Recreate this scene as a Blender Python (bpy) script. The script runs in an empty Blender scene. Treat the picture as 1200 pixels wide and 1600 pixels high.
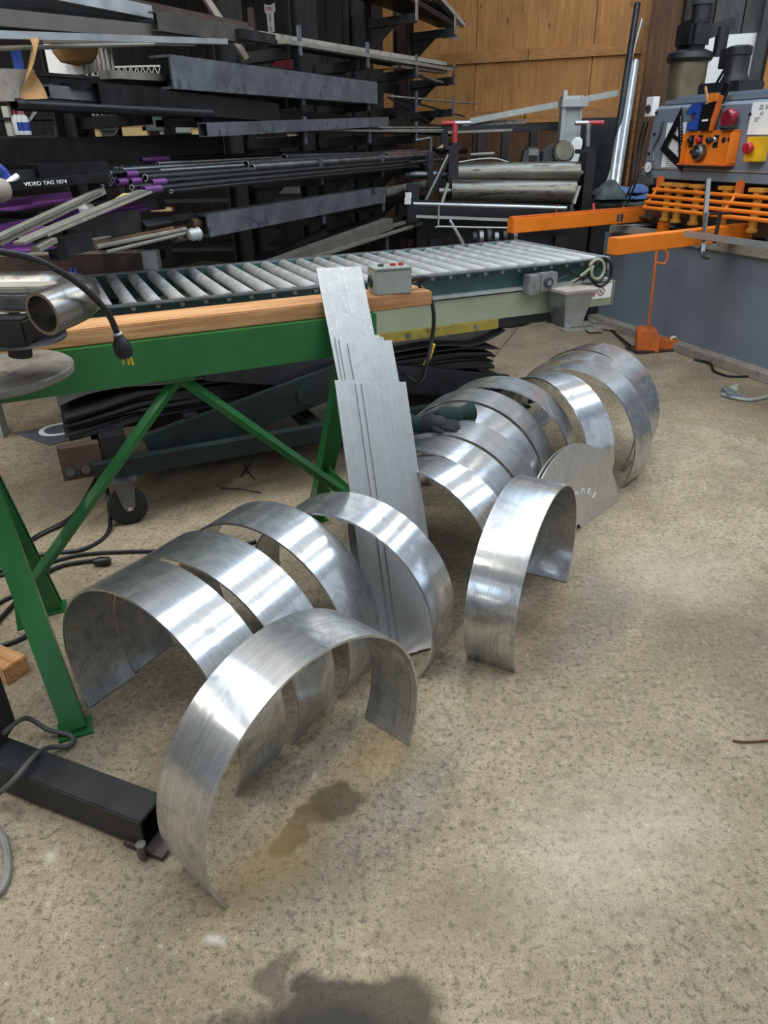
import bpy, bmesh, math, random
from mathutils import Vector as V, Matrix, noise
random.seed(7)
SC = bpy.context.scene
COL = SC.collection
RAD = math.radians

# ---------------------------------------------------------------- camera
CAM_H, PITCH, ROLL, FPX = 1.45, RAD(27.6), RAD(-1.1), 1109.0
_fw = V((0, math.cos(PITCH), -math.sin(PITCH)))
_r0 = V((1, 0, 0)); _u0 = _r0.cross(_fw)
_rt = _r0*math.cos(ROLL) + _u0*math.sin(ROLL)
_up = -_r0*math.sin(ROLL) + _u0*math.cos(ROLL)
cd = bpy.data.cameras.new('camera'); cam = bpy.data.objects.new('camera', cd); COL.objects.link(cam)
cd.sensor_fit = 'VERTICAL'; cd.sensor_height = 36.0; cd.lens = 36.0*FPX/1600.0
cd.clip_start = .05; cd.clip_end = 100
cam.matrix_world = Matrix(((_rt.x, _up.x, -_fw.x, 0), (_rt.y, _up.y, -_fw.y, 0), (_rt.z, _up.z, -_fw.z, CAM_H), (0, 0, 0, 1)))
SC.camera = cam

# ---------------------------------------------------------------- world, lights, exposure
SC.view_settings.view_transform = 'Standard'; SC.view_settings.look = 'None'
SC.view_settings.gamma = 1.0; SC.view_settings.use_curve_mapping = False
SC.view_settings.exposure = -0.02
W = bpy.data.worlds.new('overcast_sky'); SC.world = W; W.use_nodes = True
bg = W.node_tree.nodes['Background']; bg.inputs[0].default_value = (.80, .89, 1, 1); bg.inputs[1].default_value = .7

def area(name, loc, sx, sy, power, col, yaw=0.0, spread=180):
    l = bpy.data.lights.new(name, 'AREA'); l.shape = 'RECTANGLE'; l.size = sx; l.size_y = sy
    l.energy = power; l.color = col; l.spread = RAD(spread)
    o = bpy.data.objects.new(name, l); COL.objects.link(o); o.location = loc; o.rotation_euler = (0, 0, yaw)
    return o
BLD = math.atan2(.912, .41)          # building axis
_bu, _bv = V((.912, -.41, 0)).normalized(), V((.41, .912, 0)).normalized()
def roofp(s, u, z): p = V((-.455, 5.0, 0)) + _bv*s + _bu*u; return (p.x, p.y, z)
for _s, _u, _l in ((-4.6, -1.7, 4.0), (-.9, 1.6, 10.0), (-.9, 4.9, 10.0)): area('skylight_and_fill', roofp(_s, _u, 4.44), _l, .9, 21*_l, (.66, .82, 1), BLD)     # translucent roof panel in the middle row; outer rows added to brighten the rings
for _s, _u in ((-1.6, 3.3), (-4.2, .1), (-5.0, -3.6), (-6.8, -.8), (1.6, 3.3), (-2.6, .1)):
    area('strip_lamp', roofp(_s, _u, 4.25), 2.4, .22, 55, (1, .94, .82), BLD)

# ---------------------------------------------------------------- pixel -> place helpers (photo frame 1200x1600)
def ray(x, y): return _fw*FPX + _rt*(x-600) + _up*(800-y)
CO = V((0, 0, CAM_H))
def Zp(x, y, z=0.0):
    d = ray(x, y); return CO + d*((z-CAM_H)/d.z)
def Yp(x, y, Y):
    d = ray(x, y); return CO + d*(Y/d.y)
def Pl(x, y, p, n):
    d = ray(x, y); n = V(n); return CO + d*((V(p)-CO).dot(n)/d.dot(n))
def Vp(x, y, p, dr):                 # vertical plane through p along dr
    return Pl(x, y, V((p[0], p[1], 0)), V((-dr[1], dr[0], 0)))

# ---------------------------------------------------------------- mesh builder
FR = {}
def frame(axis):
    w = V(axis).normalized()
    a = V((0, 0, 1)) if abs(w.z) < .95 else V((1, 0, 0))
    u = a.cross(w).normalized(); return u, w.cross(u), w   # u horizontal, v upish
class MB:
    def __init__(s): s.v = []; s.f = []; s.uv = None
    def add(s, vs, fs):
        k = len(s.v); s.v += [V(p) for p in vs]; s.f += [[i+k for i in f] for f in fs]; return s
    def hexa(s, p):
        return s.add(p, [(0, 3, 2, 1), (4, 5, 6, 7), (0, 1, 5, 4), (1, 2, 6, 5), (2, 3, 7, 6), (3, 0, 4, 7)])
    def box(s, c, size, R=None):
        c = V(c); R = R or Matrix.Identity(3); x, y, z = [q/2 for q in size]
        return s.hexa([c + R @ V(q) for q in ((-x,-y,-z),(x,-y,-z),(x,y,-z),(-x,y,-z),(-x,-y,z),(x,-y,z),(x,y,z),(-x,y,z))])
    def bar(s, a, b, w, h, up=None):
        a, b = V(a), V(b); u, v, d = frame(b-a)
        if up is not None:
            up = V(up); v = (up - d*up.dot(d)).normalized(); u = v.cross(d)
        u, v = u*(w/2), v*(h/2)
        return s.hexa([a-u-v, a+u-v, b+u-v, b-u-v, a-u+v, a+u+v, b+u+v, b-u+v])
    def sect(s, a, b, outer, inner=None, up=None):
        a, b = V(a), V(b); u, v, d = frame(b-a)
        if up is not None:
            up = V(up); v = (up - d*up.dot(d)).normalized(); u = v.cross(d)
        P = lambda o, q: o + u*q[0] + v*q[1]
        n = len(outer); k = len(s.v)
        vs = [P(a, q) for q in outer] + [P(b, q) for q in outer]; fs = [(i, (i+1) % n, n+(i+1) % n, n+i) for i in range(n)]
        if inner is None:
            fs += [tuple(range(n-1, -1, -1)), tuple(range(n, 2*n))]
        else:
            vs += [P(a, q) for q in inner] + [P(b, q) for q in inner]
            for i in range(n):
                j = (i+1) % n
                fs += [(2*n+j, 2*n+i, 3*n+i, 3*n+j), (i, 2*n+i, 2*n+j, j), (n+i, n+j, 3*n+j, 3*n+i)]
        return s.add(vs, fs)
    def rtube(s, a, b, w, h, t=.006, up=None):
        o = [(-w/2,-h/2),(w/2,-h/2),(w/2,h/2),(-w/2,h/2)]; q = [(-w/2+t,-h/2+t),(w/2-t,-h/2+t),(w/2-t,h/2-t),(-w/2+t,h/2-t)]
        return s.sect(a, b, o, q, up)
    def chan(s, a, b, w, h, t=.008, up=None, flip=1):      # C channel, web at -u*flip side
        f = flip
        o = [(-w/2*f,-h/2),(w/2*f,-h/2),(w/2*f,-h/2+t),((-w/2+t)*f,-h/2+t),((-w/2+t)*f,h/2-t),(w/2*f,h/2-t),(w/2*f,h/2),(-w/2*f,h/2)]
        return s.sect(a, b, o if f > 0 else o[::-1], None, up)
    def angle(s, a, b, w, h, t=.006, up=None, fx=1, fy=1):
        o = [(0,0),(w*fx,0),(w*fx,t*fy),(t*fx,t*fy),(t*fx,h*fy),(0,h*fy)]
        return s.sect(a, b, o if fx*fy > 0 else o[::-1], None, up)
    def ibeam(s, a, b, w, h, t=.01, up=None):
        x, y = w/2, h/2; q = t/2
        o = [(-x,-y),(x,-y),(x,-y+t),(q,-y+t),(q,y-t),(x,y-t),(x,y),(-x,y),(-x,y-t),(-q,y-t),(-q,-y+t),(-x,-y+t)]
        return s.sect(a, b, o, None, up)
    def cyl(s, a, b, r, n=16, ri=None, r2=None):
        r2 = r if r2 is None else r2
        if ri is not None:
            c = lambda R: [(R*math.cos(2*math.pi*i/n), R*math.sin(2*math.pi*i/n)) for i in range(n)]
            return s.sect(a, b, c(r), c(ri))
        a, b = V(a), V(b); u, v, d = frame(b-a); vs = []
        for o, R in ((a, r), (b, r2)):
            vs += [o + (u*math.cos(2*math.pi*i/n) + v*math.sin(2*math.pi*i/n))*R for i in range(n)]
        fs = [(i, (i+1) % n, n+(i+1) % n, n+i) for i in range(n)] + [tuple(range(n-1, -1, -1)), tuple(range(n, 2*n))]
        return s.add(vs, fs)
    def path(s, pts, r, n=8, smooth=6, ri=None):
        pts = [V(p) for p in pts]
        if smooth and len(pts) > 2:
            q = []
            for i in range(len(pts)-1):
                p0 = pts[max(i-1, 0)]; p1 = pts[i]; p2 = pts[i+1]; p3 = pts[min(i+2, len(pts)-1)]
                for k in range(smooth):
                    t = k/smooth
                    q.append(.5*((2*p1)+(p2-p0)*t+(2*p0-5*p1+4*p2-p3)*t*t+(3*p1-p0-3*p2+p3)*t**3))
            pts = q+[pts[-1]]
        rings = []; prev = None
        for i, p in enumerate(pts):
            d = (pts[min(i+1, len(pts)-1)]-pts[max(i-1, 0)]).normalized()
            if prev is None: u, v, _ = frame(d)
            else:
                u = (prev - d*prev.dot(d)).normalized(); v = d.cross(u)
            prev = u
            rr = r(i/(len(pts)-1)) if callable(r) else r
            rings.append([p + (u*math.cos(2*math.pi*k/n)+v*math.sin(2*math.pi*k/n))*rr for k in range(n)])
        vs = [q for R in rings for q in R]; fs = []
        for i in range(len(rings)-1):
            for k in range(n): fs.append((i*n+k, i*n+(k+1) % n, (i+1)*n+(k+1) % n, (i+1)*n+k))
        m = len(rings)-1
        fs += [tuple(range(n-1, -1, -1)), tuple(m*n+k for k in range(n))]
        return s.add(vs, fs)
    def lathe(s, prof, c, axis=(0, 0, 1), n=24):
        u, v, d = frame(axis); c = V(c); vs = []; fs = []
        for r, h in prof: vs += [c + d*h + (u*math.cos(2*math.pi*i/n)+v*math.sin(2*math.pi*i/n))*r for i in range(n)]
        for j in range(len(prof)-1):
            for i in range(n): fs.append((j*n+i, j*n+(i+1) % n, (j+1)*n+(i+1) % n, (j+1)*n+i))
        fs += [tuple(range(n-1, -1, -1)), tuple((len(prof)-1)*n+i for i in range(n))]
        return s.add(vs, fs)
    def prism(s, poly, vec):
        n = len(poly); p = [V(q) for q in poly]; vec = V(vec)
        nn = V((0, 0, 0))
        for i in range(n): nn += (p[i]-p[0]).cross(p[(i+1) % n]-p[0])
        if nn.dot(vec) < 0: p = p[::-1]
        return s.add(p+[q+vec for q in p], [tuple(range(n-1, -1, -1)), tuple(range(n, 2*n))]+[(i, (i+1) % n, n+(i+1) % n, n+i) for i in range(n)])
    def sheet(s, fn, nu, nv, th):       # fn(i/nu, j/nv) -> point ; thickness vector th
        th = V(th); g = [[V(fn(i/nu, j/nv)) for j in range(nv+1)] for i in range(nu+1)]
        k = (nu+1)*(nv+1); vs = [p for r in g for p in r]; vs += [p+th for p in vs]; fs = []
        I = lambda i, j: i*(nv+1)+j
        for i in range(nu):
            for j in range(nv):
                q = (I(i, j), I(i+1, j), I(i+1, j+1), I(i, j+1)); fs.append(q[::-1]); fs.append(tuple(k+a for a in q))
        for i in range(nu):
            for j, r in ((0, 1), (nv, 0)):
                q = (I(i, j), I(i+1, j), k+I(i+1, j), k+I(i, j)); fs.append(q if r else q[::-1])
        for j in range(nv):
            for i, r in ((0, 0), (nu, 1)):
                q = (I(i, j), I(i, j+1), k+I(i, j+1), k+I(i, j)); fs.append(q if r else q[::-1])
        return s.add(vs, fs)
    def build(s, name, mat, parent=None, M=None, bevel=0, sm=35, local=False, kind=None):
        """links ONE mesh object; coordinates are world unless local"""
        if parent is not None: M = FR[parent]
        elif M is None:
            lo = [min(p[i] for p in s.v) for i in range(3)]; hi = [max(p[i] for p in s.v) for i in range(3)]
            M = Matrix.Translation(((lo[0]+hi[0])/2, (lo[1]+hi[1])/2, lo[2]))
        vs = s.v if local else [M.inverted() @ p for p in s.v]
        me = bpy.data.meshes.new(name); me.from_pydata([tuple(p) for p in vs], [], s.f)
        bm = bmesh.new(); bm.from_mesh(me)
        bmesh.ops.recalc_face_normals(bm, faces=bm.faces)
        if bevel: bmesh.ops.bevel(bm, geom=bm.edges[:], offset=bevel, segments=2, affect='EDGES', clamp_overlap=True)
        bm.to_mesh(me); bm.free()
        for p in me.polygons: p.use_smooth = True
        me.set_sharp_from_angle(angle=RAD(sm))
        me.materials.append(mat)
        o = bpy.data.objects.new(name, me); COL.objects.link(o)
        if parent is not None: o.parent = parent
        else: o.matrix_world = M
        FR[o] = M
        if kind: o['kind'] = kind
        return o
def tag(o, label, cat, group=None, kind=None):
    o['label'] = label; o['category'] = cat
    if group: o['group'] = group
    if kind: o['kind'] = kind
    return o
def thing(name, label, cat, loc, yaw=0.0, group=None):
    o = bpy.data.objects.new(name, None); COL.objects.link(o); o.empty_display_size = .1
    M = Matrix.Translation(V(loc)) @ Matrix.Rotation(yaw, 4, 'Z'); o.matrix_world = M; FR[o] = M
    return tag(o, label, cat, group)
def rep(o, parent, M, name=None):
    """copy of a part (shared mesh) under parent at local matrix M"""
    c = o.copy(); COL.objects.link(c); c.parent = parent; c.matrix_local = M; return c
def one(mb, name, mat, label, cat, group=None, **k): return tag(mb.build(name, mat, **k), label, cat, group)
def struct(mb, name, mat, **k):
    o = mb.build(name, mat, **k); o['kind'] = 'structure'; return o
def rotz(a): return Matrix.Rotation(a, 3, 'Z')
def text(name, s, size, M, mat, parent, depth=.0008, sx=1.0):
    cu = bpy.data.curves.new(name, 'FONT'); cu.body = s; cu.size = size; cu.extrude = depth; cu.align_x = 'CENTER'; cu.align_y = 'CENTER'
    t = bpy.data.objects.new(name+'_curve', cu); COL.objects.link(t)
    dg = bpy.context.evaluated_depsgraph_get(); me = bpy.data.meshes.new_from_object(t.evaluated_get(dg))
    bpy.data.objects.remove(t); me.name = name
    me.materials.clear(); me.materials.append(mat)
    o = bpy.data.objects.new(name, me); COL.objects.link(o)
    me.transform(Matrix.Diagonal((sx, 1, 1, 1)))
    o.parent = parent; o.matrix_local = FR[parent].inverted() @ M; FR[o] = FR[parent]
    return o
def facing(p, n, up=(0, 0, 1)):        # matrix: local z = n, local y ~ up
    n = V(n).normalized(); up = V(up); y = (up-n*up.dot(n)).normalized(); x = y.cross(n)
    return Matrix(((x.x, y.x, n.x, p[0]), (x.y, y.y, n.y, p[1]), (x.z, y.z, n.z, p[2]), (0, 0, 0, 1)))

# ---------------------------------------------------------------- materials
def srgb(h):
    c = [int(h[i:i+2], 16)/255 for i in (0, 2, 4)]
    return tuple(x/12.92 if x <= .04045 else ((x+.055)/1.055)**2.4 for x in c)+(1,)
def nodes(name):
    m = bpy.data.materials.new(name); m.use_nodes = True; t = m.node_tree; return m, t, t.nodes['Principled BSDF']
def nn(t, typ, **k):
    n = t.nodes.new(typ)
    for a, b in k.items(): setattr(n, a, b)
    return n
def noise_tex(t, vec, scale, detail=4, rough=.6, dist=0):
    n = nn(t, 'ShaderNodeTexNoise'); n.inputs['Scale'].default_value = scale; n.inputs['Detail'].default_value = detail
    n.inputs['Roughness'].default_value = rough; n.inputs['Distortion'].default_value = dist; t.links.new(vec, n.inputs['Vector']); return n.outputs['Fac']
def mapping(t, vec, sc=(1, 1, 1), rot=(0, 0, 0), loc=(0, 0, 0)):
    n = nn(t, 'ShaderNodeMapping'); n.inputs['Scale'].default_value = sc; n.inputs['Rotation'].default_value = rot; n.inputs['Location'].default_value = loc
    t.links.new(vec, n.inputs['Vector']); return n.outputs[0]
def ramp(t, fac, stops):
    n = nn(t, 'ShaderNodeValToRGB'); e = n.color_ramp.elements
    while len(e) < len(stops): e.new(.5)
    for i, (p, c) in enumerate(stops):
        e[i].position = p; e[i].color = c if not isinstance(c, (int, float)) else (c, c, c, 1)
    t.links.new(fac, n.inputs[0]); return n.outputs[0]
def mix(t, fac, a, b, mode='MIX'):
    n = nn(t, 'ShaderNodeMix', data_type='RGBA', blend_type=mode)
    for s, val in ((n.inputs[0], fac), (n.inputs[6], a), (n.inputs[7], b)):
        if hasattr(val, 'links'): t.links.new(val, s)
        else: s.default_value = val
    return n.outputs[2]
def bump(t, h, strength, dist=.002):
    n = nn(t, 'ShaderNodeBump'); n.inputs['Strength'].default_value = strength; n.inputs['Distance'].default_value = dist
    t.links.new(h, n.inputs['Height']); return n.outputs[0]
def obj_co(t): return nn(t, 'ShaderNodeTexCoord').outputs['Object']
def mul(c, k): return tuple(min(1, x*k) for x in c[:3])+(1,)
def paint(name, hexcol, rough=.45, metal=0.0, var=.18, scale=9, dirt=None, dirt_amt=.55, dscale=14, stretch=(1, 1, 1), bmp=.1, spec=.5):
    """plain painted / bare surface with tonal variation and optional dirt or wear colour"""
    m, t, b = nodes(name); c = srgb(hexcol); co = mapping(t, obj_co(t), stretch)
    f = noise_tex(t, co, scale, 5); col = ramp(t, f, [(.3, mul(c, 1-var)), (.7, mul(c, 1+var))])
    if dirt:
        g = noise_tex(t, co, dscale, 6, .7); k = ramp(t, g, [(dirt_amt, 0.0), (dirt_amt+.12, 1.0)])
        col = mix(t, k, col, srgb(dirt))
    t.links.new(col, b.inputs['Base Color'])
    r = ramp(t, f, [(.3, max(rough-.08, .05)), (.7, min(rough+.1, 1))]); t.links.new(r, b.inputs['Roughness'])
    b.inputs['Metallic'].default_value = metal; b.inputs['Specular IOR Level'].default_value = spec
    if bmp: t.links.new(bump(t, noise_tex(t, co, scale*8, 3), bmp), b.inputs['Normal'])
    return m
def aluminium(name, uv=True, val=.80, rough=.075, aniso=.3, matte=.42, lo='bfc1c3', hi='d9dadb', smudge=.75):
    m, t, b = nodes(name)
    if uv:
        u = nn(t, 'ShaderNodeUVMap', uv_map='UVMap').outputs[0]
        tg = nn(t, 'ShaderNodeTangent', direction_type='UV_MAP', uv_map='UVMap'); t.links.new(tg.outputs[0], b.inputs['Tangent'])
        b.inputs['Anisotropic'].default_value = aniso; b.inputs['Anisotropic Rotation'].default_value = .25
    else: u = obj_co(t)
    oi = nn(t, 'ShaderNodeObjectInfo').outputs['Random']
    sep = nn(t, 'ShaderNodeVectorMath', operation='ADD'); t.links.new(u, sep.inputs[0])
    cb = nn(t, 'ShaderNodeCombineXYZ'); ml = nn(t, 'ShaderNodeMath', operation='MULTIPLY'); ml.inputs[1].default_value = 37
    t.links.new(oi, ml.inputs[0]); t.links.new(ml.outputs[0], cb.inputs[0]); t.links.new(ml.outputs[0], cb.inputs[2]); t.links.new(cb.outputs[0], sep.inputs[1]); u = sep.outputs[0]
    st = noise_tex(t, mapping(t, u, (2.5, 160, 1)), 1.0, 3, .6)         # long rolling streaks
    sc = noise_tex(t, mapping(t, u, (14, 700, 1)), 1.0, 2, .5)
    sm = noise_tex(t, u, 11, 6, .68, 1.6)                                 # hand smudges
    lines = ramp(t, noise_tex(t, mapping(t, u, (1.2, 90, 1)), 1.0, 2, .4), [(.70, 0.0), (.76, 1.0)])
    c1 = mix(t, ramp(t, st, [(.32, 0.0), (.68, 1.0)]), srgb(lo), srgb(hi)); c1 = mix(t, ramp(t, sm, [(.46, 0.0), (.68, smudge)]), c1, srgb('94979b'))
    c1 = mix(t, ramp(t, lines, [(0, 0.0), (1, .45)]), c1, srgb('66686b'))
    hs = nn(t, 'ShaderNodeHueSaturation'); hs.inputs['Value'].default_value = val/.8; t.links.new(c1, hs.inputs['Color'])
    t.links.new(hs.outputs[0], b.inputs['Base Color']); b.inputs['Metallic'].default_value = 1
    r = nn(t, 'ShaderNodeMath', operation='MULTIPLY_ADD'); t.links.new(ramp(t, sm, [(.35, 0.0), (.75, 1.0)]), r.inputs[0]); r.inputs[1].default_value = .22; r.inputs[2].default_value = rough
    t.links.new(r.outputs[0], b.inputs['Roughness'])
    t.links.new(bump(t, sc, .06, .001), b.inputs['Normal'])
    b2 = nn(t, 'ShaderNodeBsdfPrincipled'); t.links.new(hs.outputs[0], b2.inputs['Base Color']); b2.inputs['Metallic'].default_value = 1; b2.inputs['Roughness'].default_value = .46
    ms = nn(t, 'ShaderNodeMixShader'); ms.inputs[0].default_value = matte; t.links.new(b.outputs[0], ms.inputs[1]); t.links.new(b2.outputs[0], ms.inputs[2])
    t.links.new(ms.outputs[0], t.nodes['Material Output'].inputs['Surface'])
    return m
def wood(name, a, bcol, grain=(1, 14, 14), knots=True, rough=.75, dark=.0):
    m, t, b = nodes(name); co = obj_co(t)
    oi = nn(t, 'ShaderNodeObjectInfo').outputs['Random']; ad = nn(t, 'ShaderNodeVectorMath', operation='ADD'); cb = nn(t, 'ShaderNodeCombineXYZ')
    ml = nn(t, 'ShaderNodeMath', operation='MULTIPLY'); ml.inputs[1].default_value = 23; t.links.new(oi, ml.inputs[0])
    for i in range(3): t.links.new(ml.outputs[0], cb.inputs[i])
    t.links.new(co, ad.inputs[0]); t.links.new(cb.outputs[0], ad.inputs[1]); co = ad.outputs[0]
    g = noise_tex(t, mapping(t, co, grain), 2.2, 6, .65, 1.0); col = ramp(t, g, [(.3, srgb(a)), (.68, srgb(bcol))])
    if knots:
        vo = nn(t, 'ShaderNodeTexVoronoi'); vo.inputs['Scale'].default_value = 1.0
        t.links.new(mapping(t, co, tuple(6 if q > 2 else 2.2 for q in grain)), vo.inputs['Vector'])
        k = ramp(t, vo.outputs['Distance'], [(.03, 1.0), (.11, 0.0)]); col = mix(t, k, col, mul(srgb(a), .35))
    big = noise_tex(t, co, 1.7, 4); col = mix(t, ramp(t, big, [(.4, 0.0), (.8, .6)]), col, mul(srgb(a), .6))
    t.links.new(col, b.inputs['Base Color']); b.inputs['Roughness'].default_value = rough
    t.links.new(bump(t, g, .25, .002), b.inputs['Normal']); return m
def concrete():
    m, t, b = nodes('concrete'); co = obj_co(t)
    n1 = noise_tex(t, co, .9, 6, .62, .4); n2 = noise_tex(t, co, 4.5, 6, .7); n3 = noise_tex(t, co, 60, 3, .7); n4 = noise_tex(t, co, 210, 2, .6)
    col = ramp(t, n1, [(.30, srgb('6a5e4e')), (.5, srgb('968770')), (.72, srgb('b3a48c'))])
    col = mix(t, ramp(t, n2, [(.46, 0.0), (.7, .6)]), col, srgb('857658'))
    col = mix(t, ramp(t, noise_tex(t, mapping(t, co, loc=(5, 3, 0)), 2.1, 6, .7), [(.50, 0.0), (.72, .65)]), col, srgb('655a4a'))
    col = mix(t, ramp(t, n3, [(.36, .75), (.47, 0.0)]), col, srgb('544c40'))
    col = mix(t, ramp(t, n3, [(.59, 0.0), (.70, .32)]), col, srgb('d2c8b4')); n5 = noise_tex(t, co, 22, 5, .7); col = mix(t, ramp(t, n5, [(.36, .5), (.5, 0.0)]), col, srgb('6b5f4c'))
    col = mix(t, ramp(t, n4, [(.34, .7), (.44, 0.0)]), col, srgb('463f35'))
    rough = nn(t, 'ShaderNodeMath', operation='MULTIPLY'); rough.inputs[0].default_value = 1; rough.inputs[1].default_value = .72
    # oil and water stains, soft tone patches, shade painted under the conveyor: distorted blobs
    wob = nn(t, 'ShaderNodeVectorMath', operation='SCALE'); nz = nn(t, 'ShaderNodeTexNoise'); nz.inputs['Scale'].default_value = 7; nz.inputs['Detail'].default_value = 4
    t.links.new(co, nz.inputs['Vector']); sb = nn(t, 'ShaderNodeVectorMath', operation='SUBTRACT'); t.links.new(nz.outputs['Color'], sb.inputs[0]); sb.inputs[1].default_value = (.5, .5, .5)
    t.links.new(sb.outputs[0], wob.inputs[0]); wob.inputs[3].default_value = .16
    cw = nn(t, 'ShaderNodeVectorMath', operation='ADD'); t.links.new(co, cw.inputs[0]); t.links.new(wob.outputs[0], cw.inputs[1])
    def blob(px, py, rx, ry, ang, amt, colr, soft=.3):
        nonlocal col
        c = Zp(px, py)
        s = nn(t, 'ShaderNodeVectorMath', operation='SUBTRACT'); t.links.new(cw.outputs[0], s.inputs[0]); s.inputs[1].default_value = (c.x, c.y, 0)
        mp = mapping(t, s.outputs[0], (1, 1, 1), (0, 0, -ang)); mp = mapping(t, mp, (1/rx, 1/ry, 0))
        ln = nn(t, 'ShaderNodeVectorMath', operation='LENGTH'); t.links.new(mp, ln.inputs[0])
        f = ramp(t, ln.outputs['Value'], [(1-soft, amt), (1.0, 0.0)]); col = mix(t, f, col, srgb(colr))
    blob(515, 1255, .085, .052, .7, .78, '453a28'); blob(470, 1302, .10, .04, .85, .7, '4b3f2b')
    blob(550, 1580, .20, .075, 0, .88, '2f2a22'); blob(425, 1525, .06, .045, .6, .7, '4a4234'); blob(470, 1640, .22, .09, 0, .8, '2f2a22')
    blob(760, 1000, .35, .12, .5, .22, '6a5c43', .7); blob(420, 1360, .2, .1, .9, .35, '93753f', .7)
    blob(620, 1180, .16, .1, .3, .3, '9a8150', .7); blob(1040, 620, .45, .25, 0, .35, '5d5240', .7); blob(330, 1200, .3, .2, .6, .35, '6a5c45', .7)
    blob(860, 530, .5, .3, .3, .4, '6f6452', .7); blob(300, 740, 1.3, .55, .4, .6, '554a3a', .7); blob(760, 600, .22, .12, .3, .3, '5c5344', .6)  # wide middle blob: brown staining with the shade under the conveyor painted in
    blob(342, 1484, .03, .024, 0, .45, 'd9d6ce', .95); blob(78, 1332, .022, .018, 0, .35, 'd4d0c8', .95); blob(484, 1220, .016, .024, 0, .4, 'cfc9bd', .9)
    blob(950, 1320, .4, .25, .4, .25, 'c3baa6', .8); blob(1050, 900, .4, .3, .4, .2, 'c6bda9', .8); blob(700, 1450, .3, .2, .2, .25, '8a7a5a', .8)
    # control joints
    def joint(p, q, w):
        nonlocal col
        a, c2 = Zp(*p), Zp(*q); ang = math.atan2(c2.y-a.y, c2.x-a.x)
        s = nn(t, 'ShaderNodeVectorMath', operation='SUBTRACT'); t.links.new(co, s.inputs[0]); s.inputs[1].default_value = (a.x, a.y, 0)
        sx = nn(t, 'ShaderNodeSeparateXYZ'); t.links.new(mapping(t, s.outputs[0], rot=(0, 0, -ang)), sx.inputs[0])
        ab = nn(t, 'ShaderNodeMath', operation='ABSOLUTE'); t.links.new(sx.outputs[1], ab.inputs[0])
        L = (c2-a).length; g1 = nn(t, 'ShaderNodeMath', operation='GREATER_THAN'); t.links.new(sx.outputs[0], g1.inputs[0]); g1.inputs[1].default_value = 0
        g2 = nn(t, 'ShaderNodeMath', operation='LESS_THAN'); t.links.new(sx.outputs[0], g2.inputs[0]); g2.inputs[1].default_value = L
        m1 = nn(t, 'ShaderNodeMath', operation='MULTIPLY'); t.links.new(g1.outputs[0], m1.inputs[0]); t.links.new(g2.outputs[0], m1.inputs[1])
        m2 = nn(t, 'ShaderNodeMath', operation='MULTIPLY'); t.links.new(m1.outputs[0], m2.inputs[0]); t.links.new(ramp(t, ab.outputs[0], [(w*.5, .7), (w, 0.0)]), m2.inputs[1])
        col = mix(t, m2.outputs[0], col, srgb('4a4338'))
    joint((815, 505), (745, 590), .012)
    t.links.new(col, b.inputs['Base Color']); t.links.new(rough.outputs[0], b.inputs['Roughness'])
    h = nn(t, 'ShaderNodeMath', operation='ADD'); t.links.new(n3, h.inputs[0]); t.links.new(n4, h.inputs[1])
    t.links.new(bump(t, h.outputs[0], .22, .003), b.inputs['Normal']); b.inputs['Specular IOR Level'].default_value = .3
    return m
ALU = aluminium('rolled_aluminium'); ALUD = aluminium('disc_aluminium', val=.78, rough=.34, aniso=.3, matte=.75, lo='c8c6c2', hi='d4d2ce', smudge=.3); ALUP = aluminium('plate_aluminium', val=.54, rough=.36, aniso=.3, matte=.75, lo='c8c6c2', hi='d4d2ce', smudge=.25); ALUF = aluminium('plain_aluminium', uv=False, lo='c4c5c6', val=.78, rough=.34)
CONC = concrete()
GREEN = paint('green_enamel', '23612f', .32, var=.15, scale=4, dirt='6f8f60', dirt_amt=.72, dscale=40, bmp=.04)
DGREEN = paint('dark_green_paint', '0b1a19', .55, var=.3, dirt='211f1c', dirt_amt=.6)
TEAL = paint('conveyor_green', '33524e', .45, var=.2, dirt='233230', dirt_amt=.62)
OLIVE = paint('olive_enamel', '8f9579', .5, var=.1, scale=5, dirt='6d6a50', dirt_amt=.66, dscale=9)
YELLOW = paint('old_yellow_paint', '8f7d2c', .6, var=.25, dirt='453f22', dirt_amt=.54)
ORANGE = paint('orange_enamel', 'e0791f', .42, var=.1, scale=6, dirt='7a4a22', dirt_amt=.72, dscale=16)
ORANGED = paint('worn_orange_paint', 'cf6a2c', .5, var=.2, scale=8, dirt='70402a', dirt_amt=.64)
AMBER = paint('amber_paint', 'c98a35', .5, var=.2, dirt='6b4a22', dirt_amt=.62)
SHEAR = paint('grey_blue_enamel', '737b86', .42, var=.07, scale=3, dirt='8a8e92', dirt_amt=.76, dscale=30, bmp=.03)
BLACK = paint('black_paint', '17171a', .5, var=.4, dirt='38332c', dirt_amt=.66)
BLK2 = paint('black_plastic', '101012', .4, var=.2)
RUBBER = paint('black_rubber', '1b1b1c', .75, var=.5, dirt='504c46', dirt_amt=.66, dscale=6)
RUBTOP = paint('dusty_rubber', '55534f', .8, var=.25, scale=5, dirt='2c2b29', dirt_amt=.58, dscale=7)
STEEL = paint('dull_steel', '77787a', .42, 1, var=.25, dirt='4c443c', dirt_amt=.6, stretch=(1, 1, 1))
CHROME = paint('bright_steel', 'c4c6c8', .22, 1, var=.1, bmp=0)
MILL = paint('mill_scale_steel', '6a6e74', .5, .7, var=.22, scale=7, dirt='3c4048', dirt_amt=.55, dscale=12)
DARKST = paint('dark_steel', '2e2f31', .45, .6, var=.4, scale=10, dirt='55504a', dirt_amt=.66)
BLKST = paint('black_steel', '1c1d1f', .42, .5, var=.4, scale=10, dirt='3c3833', dirt_amt=.68)
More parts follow.
